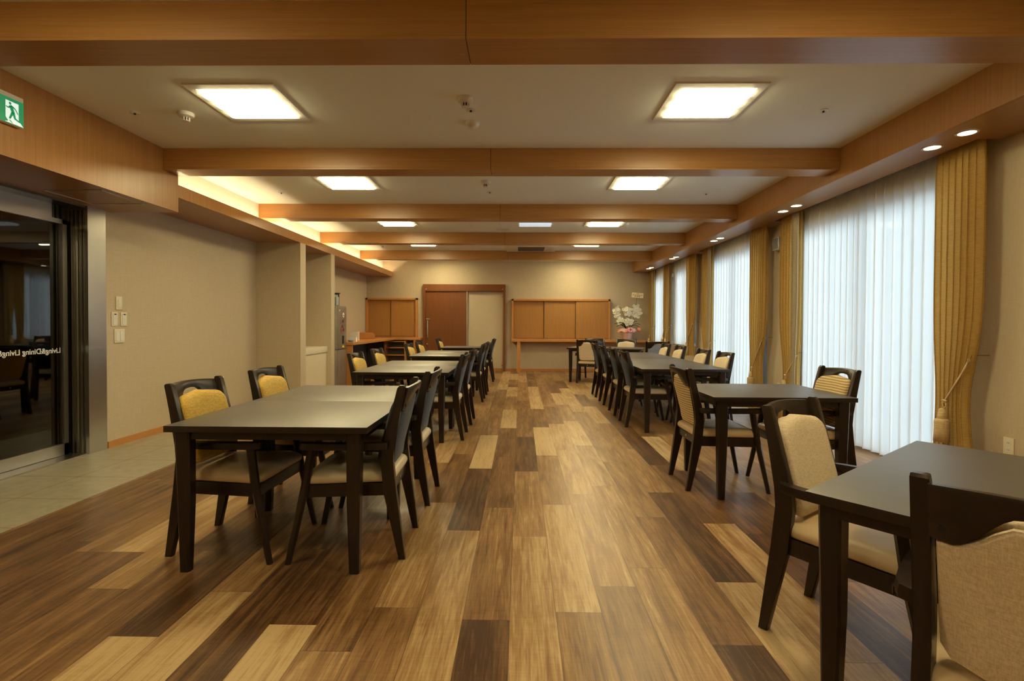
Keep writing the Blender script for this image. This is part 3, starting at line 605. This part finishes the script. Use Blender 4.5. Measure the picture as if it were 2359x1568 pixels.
for z in (1.87, .14):
    bm = bmesh.new(); tube(bm, [(-.45, YF - .016, z), (-.45, YF - .045, z)], .012, 10); obj('door_stop', bm, M['mahog'], d1, 35)

# corner desk on the left
t = thing('corner_desk', 'l shaped wooden counter desk in the far left corner', 'desk')
boxes('counter_top', [(XL + .013, -3.09, 9.41, YF - .37, .785, .84), (XL + .013, -2.45, YF - .37, YF - .013, .785, .84)], M['orange'], t, bev=.003)
boxes('side_panel', [(XL + .02, -3.12, 9.43, 9.48, 0, .785)], M['orange'], t)
boxes('side_panel', [(-2.62, -2.57, YF - .36, YF - .014, 0, .785)], M['orange'], t)
boxes('back_panel', [(XL + .014, XL + .04, 9.52, YF - .05, .07, .785), (XL + .05, -2.62, YF - .06, YF - .02, .07, .785)], M['bluegrey'], t)
t = thing('shelf_unit', 'open wooden shelf rack standing under the corner desk', 'shelf', (-3.08, YF - .22, 0))
for x in (-.25, .25): boxes('side_panel', [(x - .02, x + .02, -.14, .14, 0, .775)], M['orange'], t)
for z in (.16, .40, .58, .735): boxes('shelf', [(-.23, .23, -.14, .14, z, z + .022)], M['orange'], t)
boxes('back_panel', [(-.23, .23, .12, .14, .0, .735)], M['bluegrey'], t)
t = thing('desk_divider', 'low wooden divider with rounded end standing on the corner desk', 'divider', (-3.72, 11.4, .8405), 0)
bm = bmesh.new(); prism(bm, [(0, 0), (.46, 0), (.46, .07), (.44, .125), (.39, .145), (0, .145)], -.011, .011, 'y'); obj('board', bm, M['orange'], t)
t = thing('leaflet_stand', 'white leaflet holder on the corner desk beside the fridge', 'leaflet stand', (-3.19, 9.70, .8405), -.1)
boxes('card_holder', [(-.07, .07, -.03, .03, 0, .085)], M['paper'], t); boxes('leaflet', [(-.05, .08, .0, .006, .085, .19)], M['paper'], t); boxes('leaflet', [(-.06, .05, -.02, -.014, .03, .12)], M['white'], t)
tag(boxes('paper_slip', [(-3.30, -3.27, 10.3, 10.33, .8405, 1.02)], M['paper']), 'narrow upright white slip behind the leaflet holder', 'paper')
bm = bmesh.new(); lathe(bm, [(.03, .841), (.05, .86), (.06, .885), (.054, .885), (.045, .862), (.02, .85)], -3.17, 9.50, 20); tag(obj('bowl', bm, M['bluebowl'], None, 'all'), 'small blue grey bowl on the desk edge beside the fridge', 'bowl')
# white kitchen counter in the niche
t = thing('kitchen_counter', 'white built in counter unit inside the kitchen niche', 'counter')
boxes('worktop', [(XL + .013, -3.30, 7.656, 8.689, .70, .80)], M['offwhite'], t, bev=.003)
boxes('front_panel', [(XL + .013, -3.315, 7.66, 8.685, 0, .695)], M['offwhite'], t)
# fridge
t = thing('refrigerator', 'narrow silver grey two door refrigerator beside the partition', 'refrigerator', (-3.50, 9.15, 0))
boxes('body', [(-.29, .24, -.285, .235, .02, 1.49)], M['fridge'], t, bev=.004)
boxes('door', [(.243, .29, -.285, .235, .73, 1.50)], M['fridge'], t, bev=.008); boxes('door', [(.243, .29, -.285, .235, .03, .72)], M['fridge'], t, bev=.008)
boxes('edge_trim', [(.2905, .294, -.28, -.24, .73, 1.495), (.2905, .294, -.28, -.24, .03, .715)], M['alu'], t)
boxes('display', [(.2905, .296, -.03, .11, .80, .98)], M['alu'], t); boxes('display', [(.2962, .298, -.01, .085, .82, .965)], M['black'], t)
boxes('label_plate', [(.2905, .296, -.0, .10, .755, .79)], M['yellow'], t)
mg = ['round white magnet nearest the top of the fridge door', 'white magnet below the topmost round one on the fridge', 'upper dark flower magnet in the fridge cluster', 'lower left red magnet in the fridge cluster', 'lower right dark magnet in the fridge cluster', 'small white magnet near the fridge hinge edge']
for k, (y, z, r, m) in enumerate(((.06, 1.34, .042, 'paper'), (.045, 1.235, .025, 'magnet'), (.02, 1.14, .03, 'magnet'), (-.03, 1.07, .034, 'red'), (.07, 1.08, .028, 'magnet'), (-.13, 1.42, .018, 'paper'))):
    g = thing('fridge_magnet', mg[k], 'magnet', (-3.208, 9.15 + y, z), 0, 'fridge magnets'); bm = bmesh.new()
    tube(bm, [(-.0015, 0, 0), (.006, 0, 0)], r, 16); obj('disc', bm, M[m], g, 35)
    if k == 0:
        bm = bmesh.new(); 
        for q in (-1, 0, 1): tube(bm, [(.0062, q * .016, -.004 - abs(q) * .006), (.009, q * .016, -.004 - abs(q) * .006)], .009, 8)
        obj('emblem', bm, M['magnet'], g)
t = thing('storage_canister', 'clear canister with dark lid on top of the refrigerator', 'canister', (-3.30, 9.10, 1.502))
bm = bmesh.new(); lathe(bm, [(.045, 0), (.055, .01), (.055, .20), (.045, .21)], seg=20); obj('jar', bm, M['jar'], t, 40)
bm = bmesh.new(); lathe(bm, [(.058, .211), (.075, .222), (.075, .232), (.03, .235)], seg=20); obj('lid', bm, M['black'], t, 40)
bm = bmesh.new(); lathe(bm, [(.050, .012), (.050, .16)], seg=16); obj('filling', bm, M['paper'], t, 40)

# ================================================================== ORCHID
oc = thing('potted_orchid', 'potted white orchid in pink wrapping with a name card', 'potted plant', (2.65, YF - .235, .811))
bm = bmesh.new(); lathe(bm, [(.092, 0), (.098, .01), (.148, .27), (.143, .272), (.12, .24)], seg=32, wob=lambda a, z: .004 * math.sin(9 * a) * (1 if z > .02 else 0)); obj('pot', bm, M['pot'], oc, 'all')
for k in range(7):      # ruffle of wrapping
    a = k * 2 * PI / 7 + .3; bm = bmesh.new(); g = []
    for i in range(5):
        row = []
        for j in range(7):
            u = j / 6 - .5; r = .145 + .024 * i; zz = .268 + .03 * math.sin(i * .8) - .004 * i * i + .018 * math.cos(u * 6) * i / 4
            row.append(bm.verts.new((r * math.cos(a + u * .95), r * math.sin(a + u * .95) * .7, zz)))
        g.append(row)
    for A, B in zip(g, g[1:]):
        for j in range(6): bm.faces.new((A[j], A[j + 1], B[j + 1], B[j]))
    obj('wrapping', bm, M['ribbon'] if k % 2 else M['pot'], oc, 'all')
bm = bmesh.new()
for sx in (-1, 1): tube(bm, [(.04 + sx * .05 * math.sin(u), -.15 - .01 * u, .30 + .05 * math.cos(u) - .05) for u in [PI * i / 8 for i in range(9)]], [.012 + .012 * math.sin(PI * i / 8) for i in range(9)], 8)
obj('bow', bm, M['ribbon2'], oc, 'all')
bm = bmesh.new(); tube(bm, [(.25, -.06, .30), (.28, -.10, .25), (.27, -.11, .20)], [.03, .05, .012], 8); obj('bow', bm, M['ribbon'], oc, 'all')
def leafshape(bm, p0, p1, w_, sag):
    p0, p1 = Vector(p0), Vector(p1); d = (p1 - p0); n = d.cross(Vector((0, 0, 1))).normalized(); g = []
    for i in range(9):
        u = i / 8; c = p0 + d * u + Vector((0, 0, sag * math.sin(PI * u))); ww = w_ * math.sin(PI * (.12 + .88 * u)) ** .7 * (1 - u * .3) if u < 1 else .001
        g.append([bm.verts.new(c + n * ww + Vector((0, 0, .012))), bm.verts.new(c), bm.verts.new(c - n * ww + Vector((0, 0, .012)))])
    for A, B in zip(g, g[1:]):
        for j in range(2): bm.faces.new((A[j], A[j + 1], B[j + 1], B[j]))
for (dx, dy, dz) in ((-.30, -.02, .07), (-.27, -.08, .0), (-.22, -.10, .10), (.28, -.04, .06), (.25, -.09, .0), (.22, .05, .13), (-.15, .08, .12)):
    bm = bmesh.new(); leafshape(bm, (dx * .15, dy * .15, .28), (dx * 1.08, dy - .03, .315 + dz), .034, .06); obj('leaf', bm, M['leaf'], oc, 'all')
def fl_mesh():
    bm = bmesh.new()
    for k in range(5):
        a = PI / 2 + k * 2 * PI / 5; r = .036 if k in (1, 4) else .032; w_ = .026 if k in (1, 4) else .017
        c = bm.verts.new((0, 0, 0)); pts = [bm.verts.new((r * .5 * math.cos(a) * 1 + r * .55 * math.cos(a) * math.cos(t) - w_ * math.sin(a) * math.sin(t), -.004 - .006 * math.cos(t), r * .5 * math.sin(a) + r * .55 * math.sin(a) * math.cos(t) + w_ * math.cos(a) * math.sin(t))) for t in [2 * PI * i / 12 for i in range(12)]]
        for i in range(12): bm.faces.new((c, pts[i], pts[(i + 1) % 12]))
    return bm
fm = None
rnd = random.Random(5)
CL = [((-.05, 0), (-.27, -.05), .68, .10, .16, 12), ((-.01, .01), (-.015, -.07), .71, .11, .12, 11), ((.05, 0), (.215, -.05), .70, .12, .19, 15), ((-.03, .03), (-.18, -.07), .475, .09, .09, 8), ((.02, .03), (.01, -.09), .445, .11, .09, 10)]
for (b0, t0, zc, rx, rz_, n) in CL:
    pts = []; zt = zc + rz_
    for i in range(11):
        u = i / 10; pts.append((b0[0] + (t0[0] - b0[0]) * u ** 1.5, b0[1] + (t0[1] * .6 - b0[1]) * u ** 1.5, .26 + (zt - .26) * math.sin(u * PI * .55)))
    bm = bmesh.new(); tube(bm, pts, .004, 6); obj('stem', bm, M['stem'], oc, 'all')
    for k in range(n):
        a = k * 2.39996; rr = math.sqrt((k + .5) / n)
        if fm is None:
            f1 = obj('blossom', fl_mesh(), M['petal'], oc, 'all'); fm = f1.data; bm = bmesh.new(); bmesh.ops.create_uvsphere(bm, u_segments=8, v_segments=6, radius=.007); c1 = obj('lip', bm, M['lip'], f1, 'all'); c1.location = (0, -.01, -.004); lm = c1.data
        else:
            f1 = bpy.data.objects.new('blossom', fm); COL.objects.link(f1); f1.parent = oc; c1 = bpy.data.objects.new('lip', lm); COL.objects.link(c1); c1.parent = f1; c1.location = (0, -.01, -.004)
        f1.location = (t0[0] + rx * .92 * rr * math.cos(a), t0[1] - .03 + .05 * rr + rnd.uniform(-.01, .01), zc + rz_ * .92 * rr * math.sin(a)); f1.rotation_euler = (rnd.uniform(-.35, .25), rnd.uniform(-.4, .4), rnd.uniform(-.5, .5)); sc = rnd.uniform(1.0, 1.28); f1.scale = (sc, sc, sc)
cd_ = boxes('name_card', [(-.14, .14, -.004, .004, 0, .125)], M['card'], oc); cd_.location = (.235, -.02, 1.04); cd_.rotation_euler = (0, .09, -.1)
bm = bmesh.new(); tube(bm, [(.10, 0, .25), (.20, -.02, .85), (.225, -.015, 1.05)], .004, 6); obj('stake', bm, M['stem'], oc)
RF = Matrix(((1, 0, 0), (0, 0, -1), (0, 1, 0)))
tt = text('writing', '御祝', M['red'], (0, 0, 0), .030, RF, None, .0003, 'CENTER'); tt.matrix_world = Matrix.Translation((0, -.0045, .088)) @ RF.to_4x4(); tt.parent = cd_
bm = bmesh.new()
for k in range(11): box(bm, -.115 + k * .0215, -.103 + k * .0215, -.0055, -.0042, .056 + (k % 2) * .002, .070)
for k in range(3): box(bm, -.06 + k * .048, -.04 + k * .048, -.0055, -.0042, .022, .044)
obj('writing_marks', bm, M['ink'], cd_)
bm = bmesh.new(); lathe(bm, [(.02, .811), (.045, .815), (.06, .828), (.052, .828), (.02, .818)], 2.33, YF - .16, 20); tag(obj('small_dish', bm, M['white'], None, 'all'), 'small white dish on the counter left of the orchid', 'dish')

# ================================================================== TABLES
TZ = .71
def make_table(sx, sy):
    t = thing('dining_table', 'x', 'table')
    hx, hy = sx / 2, sy / 2
    boxes('tabletop', [(-hx, hx, -hy, hy, TZ - .03, TZ)], M['tabletop'], t, bev=.002)
    me = t.children[0].data; me.materials.append(M['espresso'])
    for p in me.polygons: p.material_index = 0 if p.normal.z > .9 else 1
    boxes('apron', [(-hx + .06, hx - .06, -hy + .035, -hy + .055, TZ - .07, TZ - .03), (-hx + .06, hx - .06, hy - .055, hy - .035, TZ - .07, TZ - .03), (-hx + .035, -hx + .055, -hy + .06, hy - .06, TZ - .07, TZ - .03), (hx - .055, hx - .035, -hy + .06, hy - .06, TZ - .07, TZ - .03)], M['espresso'], t)
    for ax in (-1, 1):
        for ay in (-1, 1):
            bm = bmesh.new(); ox, oy = ax * (hx - .038), ay * (hy - .02); tw, bw = .062, .042
            lv = []
            for (z, w_, ins) in ((TZ - .0305, tw, 0), (TZ - .07, tw, 0), (.34, .056, .006), (0, bw, .012)):
                x0_, x1_ = ox - ax * ins, ox - ax * (ins + w_ * 1.12); y0_, y1_ = oy - ay * ins, oy - ay * (ins + w_)
                c = .007; xs, ys = (x1_ - x0_), (y1_ - y0_); cx, cy = math.copysign(c, xs), math.copysign(c, ys)
                lv.append([bm.verts.new(p) for p in ((x0_ + cx, y0_, z), (x1_ - cx, y0_, z), (x1_, y0_ + cy, z), (x1_, y1_ - cy, z), (x1_ - cx, y1_, z), (x0_ + cx, y1_, z), (x0_, y1_ - cy, z), (x0_, y0_ + cy, z))])
            for A, B in zip(lv, lv[1:]):
                for i in range(8): bm.faces.new((A[i], A[(i + 1) % 8], B[(i + 1) % 8], B[i]))
            bm.faces.new(lv[0]); bm.faces.new(lv[-1]); obj('leg', bm, M['espresso'], t, 35)
    return t
tp = make_table(.965, .80); first = True
def table(label, x, y, rz=0, group=None, proto_=None):
    global first
    if proto_ is None:
        o = tp if first else copy_tree(tp); first = False
    else: o = proto_
    o.location = (x, y, 0); o.rotation_euler = (0, 0, rz); o['label'] = label; o['group'] = group or 'dark dining tables'; return o
LX = -1.197
table('dark table nearest the camera in the left row', LX, 2.770)
table('dark table second from the camera in the left row', LX, 3.572)
table('dark table in the left row whose near edge faces the gap', LX + .005, 5.45)
table('dark table in the left row just beyond a thin joint', LX + .005, 6.252)
table('fifth dark table from the camera in the left row', LX + .02, 7.97)
table('sixth dark table from the camera in the left row', LX + .02, 8.772)
table('farthest dark table of the left row, before the mahogany door', -1.125, 10.67)
RX = 1.82
table('small dark square table between the two ribbed chairs', 1.795, 3.86)
tl_ = make_table(.965, 1.66)
table('long dark table behind the small square one on the right', RX, 6.435, proto_=tl_)
tl2 = copy_tree(tl_); table('long dark table joined to the far end of another, right row', RX, 8.10, proto_=tl2)
# foreground table, turned about forty degrees
tb = make_table(1.09, .95); e1 = Vector((.78, .626)); e2 = Vector((.626, -.78)); c0 = Vector((.845, 1.515)) + e1 * .545 + e2 * .475
table('dark table cropped at the lower right corner, turned diagonally', c0.x, c0.y, math.atan2(e1.y, e1.x), proto_=tb)
tb = make_table(1.50, .85)
table('dark table turned slightly, in front of the orchid counter', 1.81, 10.70, -.33, proto_=tb)

# ================================================================== CHAIRS
def dome(bm, outline, layers, P):
    """outline: closed list of (u,v); layers: (inset fraction, depth); P maps (u,v,d) to xyz"""
    cu = sum(p[0] for p in outline) / len(outline); cv = sum(p[1] for p in outline) / len(outline); rings = []
    for (s, d) in layers: rings.append([bm.verts.new(P(cu + (u - cu) * s, cv + (v - cv) * s, d)) for u, v in outline])
    k = len(outline)
    for A, B in zip(rings, rings[1:]):
        for i in range(k): bm.faces.new((A[i], A[(i + 1) % k], B[(i + 1) % k], B[i]))
    bm.faces.new(rings[0][::-1]); c = bm.verts.new(P(cu, cv, layers[-1][1]))
    for i in range(k): bm.faces.new((rings[-1][i], rings[-1][(i + 1) % k], c))
def arc(cx, cy, r, a0, a1, n=6): return [(cx + r * math.cos(a0 + (a1 - a0) * i / n), cy + r * math.sin(a0 + (a1 - a0) * i / n)) for i in range(n + 1)]
PY = .200          # post centre from the chair's middle
def bow(y): return -.034 * (1 - (y / .2) ** 2)         # rail and pad curve back between the posts
def postx(z): return -.27 + (.098 + (.56 - z) * .26 if z > .5 else .11)
SHARED = {}
def make_chair(pad, padback, seat, label):
    t = thing('dining_chair', label, 'chair')
    if not SHARED:
        for sy in (-1, 1):
            bm = bmesh.new(); X = -.27
            prism(bm, [(X - .018, 0), (X + .016, 0), (X + .092, .34), (X + .108, .50), (X + .100, .57), (X + .024, .872), (X + .012, .885), (X - .008, .885), (X - .016, .878), (X + .044, .575), (X + .044, .50), (X + .028, .34)], sy * PY - .017, sy * PY + .017, 'y', .005)
            SHARED['rear%d' % sy] = obj('leg', bm, M['espresso'], t, 35)
            bm = bmesh.new(); lv = []
            for (x, y, z, w_) in ((.176, .232, .566, .021), (.204, .240, .385, .021), (.285, .256, 0, .0145)):
                yc = sy * y; lv.append([bm.verts.new((x + w_ * math.cos(PI / 4 * i + PI / 8) * 1.05, yc + w_ * math.sin(PI / 4 * i + PI / 8), z)) for i in range(8)])
            for A, B in zip(lv, lv[1:]):
                for i in range(8): bm.faces.new((A[i], A[(i + 1) % 8], B[(i + 1) % 8], B[i]))
            bm.faces.new(lv[0]); bm.faces.new(lv[-1]); SHARED['front%d' % sy] = obj('leg', bm, M['espresso'], t, 35)
            bm = bmesh.new(); g = []      # bent arm, wrapping the outside of the post
            path = [(-.205, .216, .6), (-.195, .232, .9), (-.165, .243, 1), (-.10, .252, 1), (.0, .257, 1), (.10, .256, 1), (.18, .250, 1), (.215, .244, .9), (.232, .238, .5)]
            for (x, y, s) in path:
                hw = .020 * s; g.append([bm.verts.new((x, sy * (y + q), z)) for q, z in ((-hw, .570), (hw, .570), (hw + .002, .584), (hw - .002, .602), (-hw + .002, .604), (-hw - .001, .584))])
            for A, B in zip(g, g[1:]):
                for i in range(6): bm.faces.new((A[i], A[(i + 1) % 6], B[(i + 1) % 6], B[i]))
            bm.faces.new(g[0]); bm.faces.new(g[-1]); SHARED['arm%d' % sy] = obj('armrest', bm, M['espresso'], t, 35)
        # top rail with arched underside
        bm = bmesh.new(); g = []; n = 28
        for i in range(n + 1):
            y = -.184 + .368 * i / n; a = abs(y)
            if a > .150: zb = .752 + (.184 - a) * -.12
            elif a < .05: zb = .842 - (a / .05) ** 2 * .006
            else: q = (a - .05) / .10; zb = .836 - .088 * (q * q * (3 - 2 * q)) ** .8
            ztop = .870 + .010 * (1 - (y / .184) ** 2)
            sec = []
            for (z, th) in ((zb, .009), (zb + .006, .0115), (ztop - .006, .0115), (ztop, .008)): sec.append((z, th))
            pts = [(postx(z) - .028 + bow(y) - th, z) for z, th in sec] + [(postx(z) - .028 + bow(y) + th, z) for z, th in sec[::-1]]
            g.append([bm.verts.new((x, y, z)) for x, z in pts])
        for A, B in zip(g, g[1:]):
            for i in range(8): bm.faces.new((A[i], A[(i + 1) % 8], B[(i + 1) % 8], B[i]))
        bm.faces.new(g[0]); bm.faces.new(g[-1]); SHARED['rail'] = obj('top_rail', bm, M['espresso'], t, 35)
        bm = bmesh.new()
        for sy in (-1, 1):
            x = postx(.775) - .028 + bow(.16) - .0125; tube(bm, [(x + .003, sy * .162, .778), (x - .002, sy * .162, .778)], .007, 12)
        SHARED['bolt'] = obj('bolt', bm, M['black'], t)
        bm = bmesh.new(); F = -.27      # seat frame
        for sy in (-1, 1): prism(bm, [(F + .06, sy * .180), (F + .06, sy * .202), (.215, sy * .238), (.215, sy * .214)], .325, .388, 'z', .002)
        prism(bm, [(.195, -.215), (.218, -.215), (.218, .215), (.195, .215)], .325, .388, 'z', .002)
        prism(bm, [(F + .052, -.185), (F + .052, .185), (F + .072, .185), (F + .072, -.185)], .332, .388, 'z', .002)
        prism(bm, [(F + .075, -.18), (F + .075, .18), (.19, .21), (.19, -.21)], .36, .387, 'z'); SHARED['frame'] = obj('seat_frame', bm, M['espresso'], t, 35)
        bm = bmesh.new(); g = []
        for i in range(13):
            a = PI * 1.25 * i / 12; g.append((-.150 + .022 * math.sin(a) + .03, .240 + .018 - .018 * math.cos(a)))
        for (u, v), (u2, v2) in zip(g, g[1:]):
            d = Vector((u2 - u, v2 - v)).normalized() * .0015; nx, ny = -d.y, d.x
            prism(bm, [(u + nx, v + ny), (u2 + nx, v2 + ny), (u2 - nx, v2 - ny), (u - nx, v - ny)], .548, .566, 'z')
        box(bm, -.135, -.115, .235, .263, .558, .571); SHARED['hook'] = obj('cane_hook', bm, M['espresso'], t)
        bm = bmesh.new(); tube(bm, [(F + .053, 0, .362), (F + .049, 0, .362)], .009, 14); SHARED['plate'] = obj('name_plate', bm, M['alu'], t)
    else:
        for o in list(SHARED.values()): c = o.copy(); COL.objects.link(c); c.parent = t
    # seat cushion
    pts = []
    def corner(x, y, r, a): return arc(x, y, r, a, a + PI / 2, 5)
    pts = corner(.215 - .04, .238 - .04, .04, 0) + corner(-.265 + .07, .198 - .03, .03, PI / 2) + corner(-.265 + .07, -.198 + .03, .03, PI) + corner(.215 - .04, -.238 + .04, .04, 3 * PI / 2)
    bm = bmesh.new(); dome(bm, pts, [(.955, .389), (1.0, .397), (1.012, .410), (1.0, .424), (.96, .436), (.88, .443), (.7, .448), (.35, .450)], lambda u, v, d: (u + (.012 if d < .43 else 0) * max(0, u) / .2, v, d + .004 * (v / .2) ** 2 * (d > .44)))
    obj('seat', bm, seat, t, 'all')
    # back pad: rear face flat with an arch-headed outline, front face domed
    hw = .178; z0_, z1_ = .462, .822
    of = arc(hw - .05, z0_ + .05, .05, -PI / 2, 0, 5) + arc(hw - .055, z1_ - .065, .055, 0, PI / 2 * .82, 6) + [(0, z1_ + .006)] + [(-u, v) for u, v in (arc(hw - .055, z1_ - .065, .055, 0, PI / 2 * .82, 6))[::-1]] + [(-u, v) for u, v in arc(hw - .05, z0_ + .05, .05, -PI / 2, 0, 5)[::-1]]
    bm = bmesh.new(); P = lambda u, v, d: (postx(v) - .018 + bow(u) * .8 + d, u, v)
    dome(bm, of, [(.96, .002), (1.0, .010), (1.01, .022), (1.0, .036), (.965, .046), (.89, .053), (.7, .057), (.35, .058)], P); pd = obj('backrest', bm, pad, t, 'all')
    hb = .175
    ob = [(-hb, .50), (-hb + .02, .475), (-.10, .462), (.10, .462), (hb - .02, .475), (hb, .50), (hb, .742)]
    for i in range(13):
        y = .165 - .33 * i / 12; a = abs(y); q = min(1, max(0, (a - .045) / .105)); ob.append((y, .815 - .068 * (q * q * (3 - 2 * q)) ** .9))
    ob.append((-hb, .742))
    bm = bmesh.new(); dome(bm, ob, [(.985, .006), (1.0, .0), (.99, -.012), (.93, -.017), (.6, -.019)], lambda u, v, d: (postx(v) - .020 + bow(u) * .8 + d, u, v)); obj('backrest_cover', bm, padback, t, 30)
    return t
PR = {}
FAB = {'mustard': ('mustard', 'mustard', 'vinyl'), 'navy': ('navy', 'navy', 'vinyl_pale'), 'linen': ('linen', 'linen', 'vinyl'), 'ribbed': ('ribbed', 'ribbed', 'vinyl'), 'greyblue': ('greyblue', 'greyblue', 'vinyl_pale')}
def chair(kind, x, y, deg, label, group):
    """x, y: midpoint between the two rear feet; deg: the way the chair faces"""
    if kind not in PR: o = PR[kind] = make_chair(*[M[k] for k in FAB[kind]], label)
    else: o = copy_tree(PR[kind])
    a = math.radians(deg); o.location = (x + .27 * math.cos(a), y + .27 * math.sin(a), 0); o.rotation_euler = (0, 0, a)
    o['label'] = label; o['group'] = group; return o
G1, G2, G3, G4 = 'yellow backed chairs by the left wall', 'navy backed chairs along the aisle, left row', 'navy backed chairs along the aisle, right row', 'beige backed chairs by the windows'
chair('mustard', -1.785, 2.775, -2, 'yellow backed dark chair nearest the camera, wall side of the nearest table', G1)
chair('mustard', -1.777, 3.54, 0, 'yellow backed dark chair second from the camera, before the kitchen partition', G1)
chair('mustard', -1.77, 5.445, 0, 'yellow backed dark chair third from the camera, in front of the fridge', G1)
chair('mustard', -1.78, 6.292, 0, 'yellow backed dark chair fourth from the camera on the wall side', G1)
chair('mustard', -1.76, 8.01, 0, 'yellow backed dark chair fifth from the camera on the wall side', G1)
chair('mustard', -1.755, 8.81, 0, 'yellow backed dark chair sixth from the camera, beside the door frame', G1)
chair('mustard', -1.70, 10.64, 0, 'farthest yellow backed chair, in front of the mahogany door leaf', G1)
NV = [(-.602, 2.775, 182, 'navy backed chair nearest the camera on the aisle side of the left row'), (-.603, 3.535, 180, 'second navy backed chair from the camera, left row aisle side'), (-.585, 5.41, 180, 'third navy backed chair from the camera, left row aisle side'), (-.575, 6.213, 180, 'fourth navy backed chair from the camera, left row aisle side'),
      (-.565, 7.955, 180, 'fifth navy backed chair from the camera, left row aisle side'), (-.56, 8.77, 180, 'sixth navy backed chair from the camera, left row aisle side'), (-.55, 10.70, 180, 'farthest navy backed chair of the left row, before the pale wall panel')]
for (x, y, a, lab) in NV: chair('navy', x, y, a, lab, G2)
for k, (y, lab) in enumerate(((6.15, 'nearest of four navy backed chairs on the right row aisle side'), (6.90, 'second of four navy backed chairs on the right row aisle side'), (7.76, 'third of four navy backed chairs on the right row aisle side'), (8.56, 'farthest of four navy backed chairs on the right row aisle side'))):
    chair('navy', 1.245, y, 0, lab, G3)
for k, (y, x, a, lab) in enumerate(((5.975, 2.40, 180, 'nearest of four beige backed chairs by the second sheer'), (6.68, 2.40, 180, 'second of four beige backed chairs on the window side'), (7.70, 2.42, 180, 'third of four beige backed chairs on the window side'), (8.42, 2.41, 180, 'farthest of four beige backed chairs on the window side'))):
    chair('linen', x, y, a, lab, G4)
chair('ribbed', 1.215, 3.885, 1, 'striped rib backed chair seen from behind at the small square table', 'rib backed chairs at the square table')
chair('ribbed', 2.378, 3.83, 182, 'striped rib backed chair in front of the wide sheer', 'rib backed chairs at the square table')
chair('linen', 1.132, 2.142, -52, 'beige linen backed chair facing the cropped corner table', 'linen chairs at the corner table')
chair('linen', .993, .953, 42, 'cropped linen chair seen from behind at the lower right corner', 'linen chairs at the corner table')
GE = 'chairs at the far turned table'
chair('linen', 1.35, 10.30, 71, 'beige backed chair seen from behind beside the far turned table', GE)
chair('navy', 1.66, 11.327, 251, 'chair behind the back turned beige one, only its rail showing', GE)
chair('linen', 2.306, 11.083, 251, 'beige backed chair facing the camera below the orchid', GE)
chair('greyblue', 2.56, 9.52, 82, 'grey backed chair seen from behind right of the orchid chair', GE)
